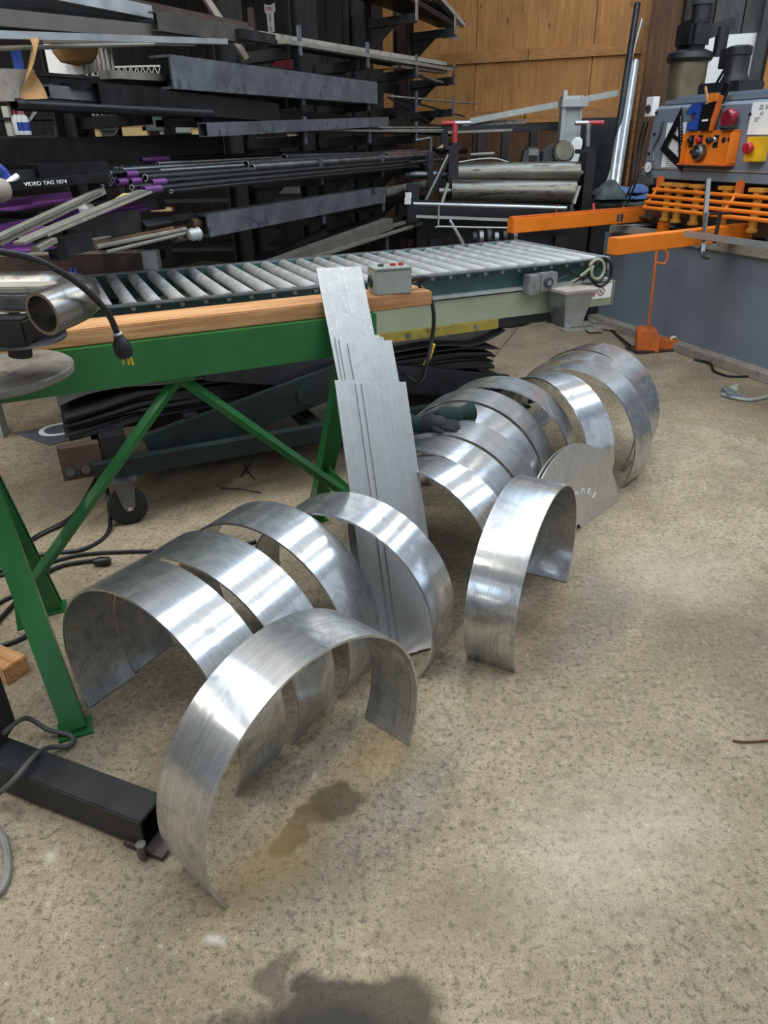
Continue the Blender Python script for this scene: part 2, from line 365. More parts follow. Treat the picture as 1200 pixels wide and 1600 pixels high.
BROWNST = paint('rusty_brown_steel', '4a3a33', .6, .3, var=.3, dirt='6f5238', dirt_amt=.62)
RUSTY = paint('rusty_steel', '5f4a36', .7, .3, var=.35, scale=16, dirt='8a6238', dirt_amt=.55)
GALV = paint('galvanised_steel', 'a3a5a6', .4, .9, var=.14, scale=22)
PALE = paint('pale_flat_bar', '87857b', .5, .5, var=.16, dirt='7b766a', dirt_amt=.6, stretch=(1, 1, 1))
BRIGHT = paint('light_aluminium_bar', 'b9bdc0', .35, .7, var=.08)
PURPLE = paint('purple_paint', '5e2d6b', .5, var=.2, dirt='3a2440', dirt_amt=.66)
ROLLER = paint('roller_steel', 'b4b5b2', .5, .35, var=.12, scale=12, dirt='807c74', dirt_amt=.54, dscale=5)
BROLL = paint('bending_roll_steel', '6f6b62', .36, .85, var=.3, scale=3, dirt='2f2c27', dirt_amt=.55, dscale=5, stretch=(1, 6, 6))
WHITE = paint('white_paint', 'e6e6e4', .5, var=.04); PAPER = paint('paper', 'e9e8e6', .8, var=.03, bmp=0)
RED = paint('red_paint', 'b0383a', .45, var=.15); REDD = paint('red_plastic', 'a81f2a', .35); BLUE = paint('blue_plastic', '2b4a9c', .4); YEL = paint('yellow_plastic', 'e3b21f', .45, dirt='8a6f1f', dirt_amt=.7)
INK = paint('black_ink', '15151a', .8, bmp=0); GLOVEG = paint('dark_green_fabric', '152c26', .9, var=.25, scale=40); GLOVEK = paint('grey_glove_rubber', '1e2021', .8, var=.3, scale=30)
DENIM = paint('blue_denim', '4a6490', .92, var=.4, scale=14, dirt='232d40', dirt_amt=.55); TARP = paint('dark_canvas', '454d4e', .9, var=.35, scale=9)
CARD = paint('brown_kraft_paper', 'a07a4e', .85, var=.2, scale=10); CARTON = paint('pale_cardboard', 'c9ab76', .85, var=.12); GREY = paint('grey_enamel', '8b8f88', .5, var=.1, scale=14); LGREY = paint('pale_grey_metal', 'a9aca8', .45, .4, var=.12)
DGREY = paint('dark_grey_plastic', '3a3c3d', .5, var=.2); GLASS = paint('smoked_lens', '6f6a58', .12, var=.1, bmp=0); DUST = paint('dusty_grey', '8d857a', .8, var=.2, dirt='6a6258', dirt_amt=.55); CREAM = paint('cream_wire', 'd9d8c4', .5, var=.08)
PINE = wood('sawn_timber', '96602f', 'cb9c6c', (1.2, 22, 22)); PLY = wood('plywood', 'a06a36', 'c48d51', (9, 9, .9)); PLYB = wood('plywood_batten', '9a6736', 'bf894f', (.9, 9, 12))
BARN = wood('weathered_boards', '2c2623', '463d37', (10, 10, .8), rough=.9); BARNG = wood('grey_weathered_boards', '3d3c3b', '5b5a58', (10, 10, .7), rough=.9); POSTW = wood('dark_timber_post', '4a3222', '6f4d34', (12, 12, .8), rough=.9)
ROOFM = wood('roof_boards', '2a2622', '3c3630', (.8, 10, 10), knots=False, rough=.95)
# ================================================================ THE SHELL
BU = V((.912, -.41, 0)).normalized(); BV = V((.41, .912, 0)).normalized()   # building axes: right / away
RK0 = V((-.455, 5.0, 0))
def RK(s, u, z): return RK0 + BV*s + BU*u + V((0, 0, z))
WS = 4.2                                                                    # back wall, metres along the building axis
def WL(w, z, off=0.0): return RK0 + BV*(WS-off) + BU*w + V((0, 0, z))
BR = rotz(math.atan2(BU.y, BU.x))
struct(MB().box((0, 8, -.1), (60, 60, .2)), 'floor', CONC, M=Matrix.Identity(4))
struct(MB().box(WL(-1, 2.35, -.12), (14, .2, 4.7), BR), 'wall_back', BARN)
wall = bpy.data.objects['wall_back']
MWB = Matrix.Translation(WL(0, 0)) @ BR.to_4x4()
def wpiece(name, w0, w1, z0, z1, th, mat, off=0.0, bev=0):
    """a board of the back wall: local x across the wall, z up"""
    m = MB().box(WL((w0+w1)/2, (z0+z1)/2, off+th/2-.02), (w1-w0, th, z1-z0), BR)
    o = m.build(name, mat, wall, bevel=bev); return o
random.seed(3)
x = -7.4
while x < -1.42:
    wd = random.uniform(.19, .27); wpiece('board', x, x+wd-.012, 0, 4.65, .03, BARN, random.uniform(0, .012)); x += wd
# plywood sheets with battens
for (a, b) in ((-1.40, -.222), (-.214, 1.0), (1.008, 1.47)):
    wpiece('plywood_panel', a, b, 2.26, 4.6, .02, PLY)
    wpiece('plywood_panel', a, b, 1.71, 2.17, .02, PLY)
    wpiece('plywood_panel', a, b, 0, 1.60, .02, POSTW)
for (a, b) in ((-1.40, .35), (.36, 1.47)):
    wpiece('batten', a, b, 2.165, 2.265, .05, PLYB); wpiece('batten', a, b, 1.595, 1.715, .05, PLYB)
wpiece('batten', 1.475, 1.53, 1.2, 4.6, .05, PLYB, .01)
wpiece('timber_post', 1.54, 1.80, 0, 4.65, .22, POSTW, .02, .006)
x = 1.82
while x < 5.6:
    wd = random.uniform(.2, .28); wpiece('board', x, x+wd-.012, 0, 4.65, .03, BARNG if x > 2.0 else BARN, random.uniform(0, .012)); x += wd
wpiece('white_panel', 2.02, 2.49, .6, 2.27, .03, WHITE, .05); wpiece('plywood_panel', 2.60, 3.3, .6, 2.29, .03, PLY, .05)
struct(MB().box(RK(0, -4.2, 2.35), (.2, 16, 4.7), BR), 'wall_left', BARN)
rf = struct(MB().box((-.5, 3.0, 4.72), (16, 20, .12)), 'ceiling', ROOFM)
for k in range(9): MB().box(RK(-9+k*1.6, 1.0, 4.56), (13, .09, .2), BR).build('rafter', ROOFM, rf)

# ================================================================ ROLLED ALUMINIUM HALF RINGS
def ring(name, x, y, yaw, R, a, w, label, group, t=.0065):
    N = 72; me = bpy.data.meshes.new(name); bm = bmesh.new(); uvl = bm.loops.layers.uv.new('UVMap')
    a = RAD(a); zc = -R*math.cos(a); g = []
    for i in range(N+1):
        th = -a + 2*a*i/N; row = []
        for rr in (R, R-t):
            for sx in (-w/2, w/2): row.append(bm.verts.new((sx, -math.sin(th)*-rr*1.0, zc + math.cos(th)*rr)))
        g.append(row)
    def face(vs, uvs):
        f = bm.faces.new(vs); f.smooth = True
        for l, q in zip(f.loops, uvs): l[uvl].uv = q
    for i in range(N):
        A, B = g[i], g[i+1]; u0, u1 = R*2*a*i/N, R*2*a*(i+1)/N
        face((A[0], B[0], B[1], A[1]), ((u0, 0), (u1, 0), (u1, w), (u0, w)))
        face((A[2], A[3], B[3], B[2]), ((u0, .5), (u0, .5+w), (u1, .5+w), (u1, .5)))
        face((A[0], A[2], B[2], B[0]), ((u0, 1), (u0, 1+t), (u1, 1+t), (u1, 1)))
        face((A[1], B[1], B[3], A[3]), ((u0, 2), (u1, 2), (u1, 2+t), (u0, 2+t)))
    for r, fl in ((g[0], 0), (g[-1], 1)): face((r[0], r[1], r[3], r[2]), ((0, 3), (0, 3+w), (t, 3+w), (t, 3)))
    bmesh.ops.recalc_face_normals(bm, faces=bm.faces); bm.to_mesh(me); bm.free(); me.set_sharp_from_angle(angle=RAD(35))
    zmin = min(v.co.z for v in me.vertices); me.transform(Matrix.Translation((0, 0, -zmin)))
    me.materials.append(ALU); o = bpy.data.objects.new(name, me); COL.objects.link(o)
    o.location = (x, y, 0); o.rotation_euler = (0, 0, RAD(yaw)); return tag(o, label, 'metal ring', group)
GA, GB = 'half rings beside the green sawhorse', 'half rings in the rear row'
for a in (
 (-0.583,1.482,55.8,0.3358,119.0,0.165,'rolled aluminium half ring standing closest to the green sawhorse foot',GA),
 (-0.481,1.644,59.3,0.3417,116.5,0.167,'aluminium half ring second from the green sawhorse foot, nearly touching the first',GA),
 (-0.341,1.812,58.3,0.3298,121.3,0.161,'aluminium half ring third from the green sawhorse foot, between two half rings',GA),
 (-0.115,1.873,62.4,0.3267,121.9,0.158,'aluminium half ring straddling the foot of the leaning flat plates',GA),
 (-0.207,1.237,138.1,0.3413,116.6,0.162,'large aluminium half ring nearest the camera, turned across the row of rings',GA),
 (0.461,1.978,150.8,0.3275,120.2,0.157,'lone tall aluminium half ring turned across the floor beside the flat half discs',GB),
 (0.160,2.159,48.6,0.3352,118.3,0.148,'aluminium half ring at the near end of the rear row, beside leaning plates',GB),
 (0.196,2.324,59.2,0.3373,119.0,0.161,'aluminium half ring second from the near end of the rear row, below the gloves',GB),
 (0.272,2.475,62.8,0.3360,120.5,0.163,'aluminium half ring carrying the pair of dark work gloves',GB),
 (0.318,2.664,56.1,0.3391,119.9,0.163,'aluminium half ring directly behind the ring with the gloves',GB),
 (0.394,2.856,64.2,0.3357,119.7,0.167,'aluminium half ring between the glove rings and the open narrow one',GB),
 (0.524,3.001,68.1,0.3398,120.4,0.165,'aluminium half ring leading a gap, its inside wall showing dark',GB),
 (0.790,3.140,31.0,0.3300,118.9,0.164,'brightly banded aluminium half ring right behind the flat half discs',GB),
 (0.940,3.235,46.2,0.3473,118.1,0.165,'wide open aluminium half ring with its right foot clear on the concrete',GB),
 (0.995,3.412,48.4,0.3381,119.6,0.160,'aluminium half ring tucked third from last in the far cluster of the row',GB),
 (1.111,3.585,44.7,0.3368,119.3,0.164,'farthest aluminium half ring, nearest the orange foot pedal',GB)):
    ring('half_ring', *a)

def uvplate(name, poly, th, label, cat, group=None, mat=None):
    """flat plate from a world polygon, thickness vector th; UV in metres along its first edge"""
    m = MB().prism(poly, th); o = m.build(name, mat or ALUP, bevel=0)
    me = o.data; p0 = V(poly[0]); e = (V(poly[1])-p0).normalized(); n = V(th).normalized(); f = n.cross(e)
    uv = me.uv_layers.new(name='UVMap'); Mw = o.matrix_world if False else FR[o]
    for l in me.loops:
        q = Mw @ me.vertices[l.vertex_index].co - p0; uv.data[l.index].uv = (q.dot(e), q.dot(f)+q.dot(n)*3)
    return tag(o, label, cat, group)
# ---- two flat half discs leaning on the ring
hc = Zp(903, 830); hr = Zp(967, 783); he = (hr-hc); HRr = he.length; he.normalize(); hp = V((-he.y, he.x, 0))
LEAN = RAD(14); hup = V((0, 0, math.cos(LEAN))) + hp*math.sin(LEAN); hn = he.cross(hup).normalized()
if hn.y > 0: hn = -hn
def halfdisc(shift, label, rot=0.0, R=HRr):
    base = hc + shift; P = []
    nr = .028
    for i in range(41):
        th = math.pi*i/40; P.append(base + he*(R*math.cos(th)) + hup*(R*.99*math.sin(th)))
    for i in range(9):
        th = math.pi - math.pi*i/8; P.append(base + he*(nr*math.cos(th)) + hup*(nr*math.sin(th)))
    return uvplate('half_disc', P, hn*-.006, label, 'metal plate', 'flat half discs', ALUD)
hd1 = halfdisc(V((0, 0, 0)), 'front flat aluminium half disc with chalk marks and a notched edge')
hd2 = halfdisc(hn*-.013 + he*-.014, 'rear flat aluminium half disc, its edge showing past the front disc')
mk = MB()
for i in range(9):                                        # scratched chalk marks along an arc
    th = RAD(118-i*9.5); r = .15
    p = hc + he*(r*math.cos(th)+.035) + hup*(r*math.sin(th)-.005) + hn*.0008
    q = p + (he*math.cos(th)*.020 + hup*math.sin(th)*.020) + he*(.008*(-1)**i)
    mk.bar(p, q, .0035, .0012, up=hn)
    if i % 2 == 0: mk.bar(q, q + he*.012 - hup*.006, .003, .0012, up=hn)
mk.build('chalk_mark', PAPER, hd1)

# ---- flat aluminium blanks leaning on the sawhorse
PB = Zp(675, 999); PA = Zp(635, 1013); pe = (PB-PA).normalized(); PC = Zp(540, 470, .99)
pn = pe.cross(PC-PB).normalized()
if pn.y > 0: pn = -pn
def leaner(tl, tr, bl, off, label, w=.157, long=None, twist=0.0):
    """plate given by its top right pixel corner on the leaning plane, moved 'off' towards the viewer"""
    n = pn; off += .010; TR = Pl(tr[0], tr[1], PB + n*off, n); d = (PC-PB); d = (d - pe*d.dot(pe)).normalized()
    ee = (pe*math.cos(twist) + d*math.sin(twist)); dd = (d*math.cos(twist) - pe*math.sin(twist))
    L = (TR.z-.001)/dd.z - 0
    TL = TR - ee*w; lo = min(TR.z/dd.z, TL.z/dd.z); L = lo-.002 if long is None else long
    return uvplate('flat_plate', [TL, TL-dd*L, TR-dd*L, TR], n*.0045, label, 'metal plate', 'flat blanks leaning on the sawhorse')
pt = leaner(0, (563, 417), 0, .000, 'tallest flat aluminium plate leaning on the timber, flecked near its top', twist=-.055)
leaner(0, (592, 524), 0, 0.0048, 'flat aluminium plate whose top edge shows just behind the stack of three', twist=-.085)
leaner(0, (598, 527), 0, 0.0096, 'thin flat plate second in the middle group of leaning plates', twist=-.08)
leaner(0, (611, 532), 0, 0.0144, 'flat aluminium plate of middle height leaning over the taller plates', twist=-.075)
leaner(0, (593, 592), 0, 0.0192, 'low flat plate leaning at the left of the front plate, its bright edge showing', twist=-.12)
leaner(0, (624, 596), 0, 0.0240, 'flat plate just behind the front leaning plate', twist=-.118)
leaner(0, (633, 597), 0, 0.0288, 'frontmost flat aluminium plate leaning on the stack, smudged near its left edge', twist=-.115)

FR[pt] = pt.matrix_world.copy() if False else Matrix.Translation(pt.location)
sp = MB(); rs = random.Random(11); tTR = Pl(563, 417, PB + pn*.010, pn); tTL = Pl(493, 418, PB + pn*.010, pn)
tDn = (Pl(585, 525, PB + pn*.010, pn) - tTR).normalized()
for _ in range(90):                                       # dried splashes near the top of the tallest plate
    a, b = rs.random()**1.2, rs.random()**1.6
    p = tTL.lerp(tTR, .06+.88*a) + tDn*(.008+.20*b) + pn*.0047; r = rs.uniform(.0008, .0028)
    e1 = (tTR-tTL).normalized(); e2 = tDn
    sp.prism([p + e1*(r*math.cos(k*1.047)) + e2*(r*1.3*math.sin(k*1.047)) for k in range(6)], pn*.0003)
sp.build('splash_marks', PAPER, pt, kind='stuff')

# ================================================================ GREEN SAWHORSE
SY = RAD(24.86); SO = V((-1.039, 1.919, 0))
sh = thing('sawhorse', 'green painted steel sawhorse carrying a long timber beam', 'sawhorse', SO, SY)
SM = FR[sh]; S = lambda x, y, z: SM @ V((x, y, z)); SI = SM.inverted()
sb = MB().rtube(S(-.32, .04, .8795), S(1.131, .04, .8795), .08, .125, .006).build('top_beam', GREEN, sh)
fl = [SI @ Zp(118, 1140, .0), SI @ Zp(84, 952, 0), V((1.03, -.43, 0)), SI @ Zp(493, 812, 0)]
tops = [V((-.135, -.0, .82)), V((-.16, .08, .82)), V((1.06, 0.0, .82)), V((1.06, .08, .82))]
ties = []
for f, tp in zip(fl, tops):
    f = V((f.x, f.y, .006)); m = MB().chan(SM @ f, SM @ tp, .062, .05, .006, up=SM.to_3x3() @ V((0, -1 if f.y < 0 else 1, .4)), flip=1); m.build('leg', GREEN, sh)
    MB().box(SM @ V((f.x, f.y, .004)), (.09, .075, .008), rotz(SY)).build('foot_plate', GREEN, sh)
for i, j in ((0, 1), (2, 3)):
    k = .27; a = fl[i].lerp(tops[i], k/.82); b = fl[j].lerp(tops[j], k/.82); a.z = b.z = k; ties.append((a+b)/2)
    MB().angle(SM @ a, SM @ b, .05, .04, .005).build('tie_bar', GREEN, sh)
mid = V((.47, .04, .812))
for q in ties:
    MB().bar(SM @ q, SM @ mid, .026, .026, up=SM.to_3x3() @ V((0, 1, 1))).build('brace', GREEN, sh)
MB().box(S(.47, .04, .808), (.09, .05, .014), rotz(SY)).build('gusset', GREEN, sh)
for x, z in ((1.05, .812), (-.15, .812)): MB().box(S(x, .04, z), (.11, .1, .012), rotz(SY)).build('weld_plate', GREEN, sh)
pl = MB().box(S(.53, .095, .967), (1.65, .145, .048), rotz(SY)).build('timber_plank', PINE, M=Matrix.Translation(S(.53, .095, .943)) @ Matrix.Rotation(SY, 4, 'Z'), bevel=.004)
tag(pl, 'rough sawn timber lying along the top of the green sawhorse', 'timber')
# grey push button box
cbp = Zp(600, 461, .991); cyaw = RAD(16)
cb = thing('control_box', 'small grey metal push button box on the timber end', 'control box', cbp + V((.02, .05, 0)), cyaw)
CBM = FR[cb]; C3 = rotz(cyaw)
MB().box(CBM @ V((0, 0, .04)), (.128, .10, .08), C3).build('body', GREY, cb, bevel=.004)
MB().box(CBM @ V((0, 0, .083)), (.13, .102, .006), C3).build('lid', GREY, cb, bevel=.002)
for dx, m in ((-.03, DGREY), (.012, REDD), (.04, REDD)): MB().cyl(CBM @ V((dx, 0, .086)), CBM @ V((dx, 0, .093)), .010, 14).build('button', m, cb)
MB().cyl(CBM @ V((-.064, 0, .04)), CBM @ V((-.072, 0, .04)), .02, 16, .012).build('knockout_ring', DGREY, cb)
MB().cyl(CBM @ V((.064, .01, .035)), CBM @ V((.085, .01, .035)), .013, 12).build('cable_gland', BLK2, cb)
e0 = CBM @ V((.085, .01, .035))
MB().path([e0, e0+V((.05, .01, .004)), S(1.345, .10, 1.0), S(1.372, .06, .95), S(1.374, .05, .84), S(1.34, .08, .66), Zp(632, 585, .42), Zp(628, 596, .38)], .0075, 8).build('cable', BLK2, cb)
MB().path([S(1.3755, .048, .80), S(1.366, .055, .76), S(1.352, .065, .72)], .0085, 8).build('cable_tape', YEL, cb)

# ================================================================ ROLLER CONVEYOR ON A SCISSOR LIFT
CY = math.atan2(1.057, 2.351); CO0 = V((-1.166, 2.849, 0))
cv = thing('roller_conveyor', 'green and olive powered roller conveyor table behind the sawhorse', 'conveyor', CO0, CY)
CM = FR[cv]; K = lambda x, y, z: CM @ V((x, y, z)); CI = CM.inverted(); C3 = CM.to_3x3(); XN = C3 @ V((0, -1, 0))
CW, CL = .87, 2.60
MB().chan(K(-.45, .02, .825), K(CL, .02, .825), .05, .11, .006, flip=-1).build('near_rail', TEAL, cv)
MB().bar(K(-.45, .006, .8835), K(CL, .006, .8835), .028, .007).build('rail_lip', GALV, cv)
MB().chan(K(-.45, CW-.02, .825), K(CL, CW-.02, .825), .05, .11, .006, flip=1).build('far_rail', TEAL, cv)
MB().bar(K(-.45, CW-.006, .8835), K(CL, CW-.006, .8835), .03, .007).build('rail_lip', GALV, cv)
MB().bar(K(CL+.004, 0, .86), K(CL+.004, CW, .86), .012, .06).build('end_plate', BRIGHT, cv)
r0 = None; n = 0
xx = -.40
while xx < CL-.03:
    if r0 is None:
        mb = MB().lathe([(.010, -.012), (.010, 0), (.026, .001), (.0275, .004), (.0275, CW-.084), (.026, CW-.081), (.010, CW-.080), (.010, CW-.068)], (0, 0, 0), (0, 1, 0), 20)
        r0 = mb.build('roller', ROLLER, cv, local=True); r0.matrix_local = Matrix.Translation((xx, .04, .862))
    else:
        rep(r0, cv, Matrix.Translation((xx, .04, .862)))
    xx += .0985
b0 = None; xx = -.38
while xx < CL:
    if b0 is None:
        b0 = MB().cyl((0, -.006, 0), (0, .002, 0), .0075, 8).build('bolt', BLACK, cv, local=True); b0.matrix_local = Matrix.Translation((xx, -.005, .862))
    else: rep(b0, cv, Matrix.Translation((xx, -.005, .862)))
    xx += .0985
MB().bar(K(.2, .05, .775), K(CL+.03, .05, .775), .11, .012).build('ledge', LGREY, cv)
MB().bar(K(.2, .05, .7), K(CL+.06, .05, .7), .09, .122).build('side_beam', OLIVE, cv)
MB().bar(K(CL+.066, .05, .7), K(CL+.07, .05, .7), .092, .128).build('beam_cap', LGREY, cv)
MB().bar(K(.2, CW-.1, .7), K(CL+.06, CW-.1, .7), .09, .122).build('side_beam', OLIVE, cv)
ym = MB().bar(K(1.0, -.004, .617), K(1.93, -.004, .617), .012, .045).build('yellow_strip', YELLOW, cv)
for x in (1.42, 1.80): MB().cyl(K(x, -.016, .617), K(x, -.008, .617), .012, 10).build('bolt', STEEL, ym)
for x in (.3, 1.0, 1.9, 2.5): MB().bar(K(x, .03, .72), K(x, CW-.03, .72), .05, .06).build('cross_member', DGREEN, cv)
# junction box, terminal hopper, cables, warning label
jb = Vp(816, 443, CO0, C3 @ V((1, 0, 0))); jl = CI @ jb
MB().box(K(jl.x+.035, -.03, .80), (.07, .055, .095), rotz(CY)).build('junction_box', GALV, cv, bevel=.004)
jb2 = MB().box(K(jl.x+.125, -.028, .805), (.105, .05, .09), rotz(CY)).build('junction_box', GALV, cv, bevel=.004)
MB().cyl(K(jl.x+.12, -.053, .803), K(jl.x+.12, -.062, .803), .026, 18).build('socket', DGREY, jb2); MB().cyl(K(jl.x+.12, -.062, .803), K(jl.x+.12, -.066, .803), .013, 14).build('socket_pin', GALV, jb2)
hl = CI @ Vp(888, 450, CO0 + C3 @ V((0, -.07, 0)), C3 @ V((1, 0, 0)))
hx = hl.x
MB().box(K(hx, -.09, .768), (.21, .2, .016), rotz(CY)).build('hopper_lid', DUST, cv, bevel=.003)
hq = [K(hx+a*.09, -.09+b*.08, .76) for a, b in ((-1,-1),(1,-1),(1,1),(-1,1))]; hb = [K(hx+a*.055, -.09+b*.05, .585) for a, b in ((-1,-1),(1,-1),(1,1),(-1,1))]
MB().hexa(hb+hq).build('hopper', GALV, cv, bevel=.004)
for i, (z, r, dx) in enumerate(((.84, .055, .18), (.83, .065, .20), (.85, .045, .16))):
    P = [K(hx+.0+dx*.2, -.05, .79)]
    for a in range(0, 420, 30): P.append(K(hx+dx+r*math.cos(RAD(180-a)), -.05-.004*a/60-.012*i, z+r*1.05*math.sin(RAD(180-a))))
    MB().path(P, .0075, 8).build('cable_loop', (BLK2, BLK2, OLIVE)[i], cv)
MB().path([K(jl.x+.18, -.03, .80), K(jl.x+.25, -.05, .83), K(hx+.02, -.06, .845), K(hx+.1, -.06, .80)], .0085, 8).build('cable', BLK2, cv)
MB().path([K(1.98, .02, .66), Zp(600, 490, .63), Zp(720, 511, .50), Zp(815, 508, .50), Zp(858, 484, .58), K(hx-.02, -.06, .6)][2:], .009, 8).build('hanging_cable', BLK2, cv)
lbx = (CI @ Vp(915, 450, CO0, C3 @ V((1, 0, 0)))).x
wl_ = MB().box(K((lbx+CL+.05)/2, .0035, .716), (CL+.05-lbx, .002, .075), rotz(CY)).build('warning_label', WHITE, cv)
for i, x in enumerate((lbx+.05, CL-.02)):
    mm = MB(); mm.cyl(K(x, .0028, .716), K(x, .0012, .716), .024, 24, .019); mm.bar(K(x-.016, .002, .732), K(x+.016, .002, .700), .0016, .005, up=XN); mm.build('prohibition_sign', RED, wl_)
    mm = MB(); mm.bar(K(x-.008, .0022, .705), K(x+.006, .0022, .73), .0012, .006, up=XN); mm.bar(K(x-.002, .0022, .716), K(x+.009, .0022, .709), .0012, .005, up=XN); mm.build('pictogram', INK, wl_)
# ---- lift mechanism below
lf = thing('scissor_lift', 'dark green scissor lift frame on casters under the conveyor', 'lift', CO0 + C3 @ V((.1, .3, 0)), CY)
cw = CI @ Zp(205, 817)           # caster foot in conveyor coordinates
zr = .255
MB().bar(K(cw.x-.10, cw.y+.02, zr), K(2.1, cw.y+.02, zr), .05, .075).build('lower_rail', DGREEN, lf)
MB().bar(K(cw.x-.10, cw.y+.64, zr), K(2.1, cw.y+.64, zr), .05, .075).build('lower_rail', DGREEN, lf)
for x in (cw.x-.05, .9, 2.05): MB().bar(K(x, cw.y+.02, zr), K(x, cw.y+.64, zr), .06, .06).build('cross_tube', DGREEN, lf)
for (x, y) in ((cw.x, cw.y), (1.98, cw.y), (cw.x, cw.y+.62), (1.98, cw.y+.62)):
    w = MB().lathe([(.03, -.02), (.07, -.02), (.082, -.014), (.082, .014), (.07, .02), (.03, .02)], K(x, y, .083), XN, 28).build('caster_wheel', RUBBER, lf)
    MB().prism([K(x-.045, y-.028, .215), K(x+.045, y-.028, .215), K(x+.03, y-.028, .09), K(x+.018, y-.028, .068), K(x-.006, y-.028, .068), K(x-.02, y-.028, .09)], C3 @ V((0, .005, 0))).build('caster_fork', STEEL, w)
    MB().cyl(K(x+.006, y-.03, .085), K(x+.006, y-.04, .085), .010, 8).build('axle_nut', CHROME, w)
    MB().box(K(x-.01, y, .214), (.13, .1, .01), rotz(CY)).build('caster_plate', STEEL, w)
A0 = CI @ Vp(232, 706, K(0, cw.y+.09, 0), C3 @ V((1, 0, 0))); A1 = CI @ Vp(476, 614, K(0, cw.y+.09, 0), C3 @ V((1, 0, 0)))
dA = (A1-A0).normalized()
MB().bar(K(*A0), K(*(A1+dA*.25)), .03, .15).build('scissor_arm', DGREEN, lf)
MB().bar(K(A0.x, A0.y+.45, A0.z), K(*(A1+dA*.25+V((0, .45, 0)))), .03, .15).build('scissor_arm', DGREEN, lf)
MB().bar(K(2.0, A0.y+.05, A0.z), K(A0.x+.3, A0.y+.05, A0.z+.33), .03, .13).build('scissor_arm', BLACK, lf)
MB().cyl(K(A1.x, A1.y-.02, A1.z), K(A1.x, A1.y-.032, A1.z), .045, 20).build('pivot_boss', DGREEN, lf)
MB().bar(K(.2, .12, .60), K(2.4, .12, .60), .06, .06).build('deck_rail', BLACK, lf); MB().bar(K(.2, .72, .60), K(2.4, .72, .60), .06, .06).build('deck_rail', BLACK, lf)
b1 = CI @ Zp(150, 735, .15)
MB().box(K(cw.x-.14, cw.y+.06, .30), (.16, .05, .14), rotz(CY)).build('end_bracket', BROWNST, lf); MB().box(K(cw.x-.0, cw.y+.2, .32), (.10, .3, .13), rotz(CY)).build('end_bracket', BLACK, lf)
for dx in (-.19, -.13): MB().cyl(K(cw.x+dx, cw.y+.034, .27), K(cw.x+dx, cw.y+.02, .27), .018, 12).build('bolt', STEEL, lf)
tq = CI @ Zp(690, 632, .16)
tr = MB(); tx, ty = tq.x-.12, tq.y+.14
for (dx, dy, sx, sy) in ((0, -.15, .40, .012), (0, .15, .40, .012), (-.2, 0, .012, .31), (.2, 0, .012, .31)): tr.box(K(tx+dx, ty+dy, .21), (sx, sy, .13), rotz(CY))
tr.box(K(tx, ty, .15), (.4, .3, .012), rotz(CY)); tr.build('end_tray', BLACK, lf)
MB().path([K(cw.x-.16, cw.y+.02, .26), Zp(160, 720, .14), Zp(120, 800, .03), Zp(55, 840, .008), Zp(0, 885, .008), Zp(-40, 900, .008)], .010, 8).build('supply_cable', BLK2, lf)
MB().path([K(cw.x-.08, cw.y-.02, .24), Zp(168, 770, .10), Zp(170, 830, .008), Zp(130, 858, .008), Zp(60, 868, .008), Zp(-30, 905, .008)], .009, 8).build('supply_cable', BLK2, lf)

# ---- stack of black rubber sheets hanging out from under the conveyor
RX0 = (CI @ Zp(92, 634, .50)); RX1 = (CI @ Zp(798, 540, .50))
random.seed(5)
def rsheet(k, z, label, mat, x0, x1, th):
    ph = random.uniform(0, 6); am = .001 + .004*k
    def fn(a, b):
        x = x0 + (x1-x0)*a; y = RX0.y + .01*math.sin(9*x+ph) + .7*b + .02*math.sin(3*x+ph)
        zz = z + am*math.sin(5.3*x+ph)*(1-b) - .045*max(0, .14-a)/.14 - .04*max(0, a-.9)/.1*(.5 if k < 4 else -1.0) + .012*math.sin(11*x+2*ph)*(k > 3)
        return K(x, y, zz)
    return one(MB().sheet(fn, 48, 4, (0, 0, th)), 'rubber_sheet', mat, label, 'rubber sheet', 'black rubber sheets under the conveyor')
for x in (.35, 1.6): MB().bar(K(x, -.02, .375), K(x, .66, .375), .06, .03).build('sheet_support', BLACK, lf)
for k in range(9):
    rsheet(0, .392+.0102*k, 'thin black rubber sheet in the stack under the conveyor', RUBBER, RX0.x+random.uniform(-.005, .02), RX1.x+random.uniform(-.09, -.05), .009)
rsheet(1, .494, 'black rubber sheet lifted slightly from the sheets below it in the stack', RUBBER, RX0.x+.01, RX1.x-.04, .008)
rsheet(4, .525, 'dusty grey crumpled sheet on top of the rubber stack under the conveyor', RUBTOP, RX0.x-.005, RX1.x+.03, .004)
# ================================================================ GUILLOTINE SHEAR (right)
SHB = V((1.968, 6.267, 0)); SD = V((.61, -1.684, 0)).normalized(); SN = V((-SD.y*-1, 0, 0))
SN = V((SD.y, -SD.x, 0))                                   # out of the front face, towards the viewer's left
SHY = math.atan2(SD.y, SD.x)
st = thing('guillotine_shear', 'large grey plate shear with orange guard bars and squaring arms', 'machine', SHB, SHY)
def H(s, o, z): return SHB + SD*s + SN*o + V((0, 0, z))
S3 = rotz(SHY)
def Hp(x, y, o=0.0):                                       # pixel -> (s, z) on the plane o in front of the face
    p = Vp(x, y, SHB + SN*o, SD); q = p - SHB; return q.dot(SD), p.z
def hbox(name, s0, s1, o0, o1, z0, z1, mat, par=None, bev=.004):
    return MB().box(H((s0+s1)/2, (o0+o1)/2, (z0+z1)/2), (s1-s0, o1-o0, z1-z0), S3).build(name, mat, par or st, bevel=bev)
hbox('base_plate', -.12, 3.3, -.9, .10, 0, .06, DUST)
MB().prism([H(-.12, 0, .06), H(-.12, -.9, .06), H(-.12, -.9, .74), H(-.12, .02, .74)], SD*3.4).build('lower_body', SHEAR, st)
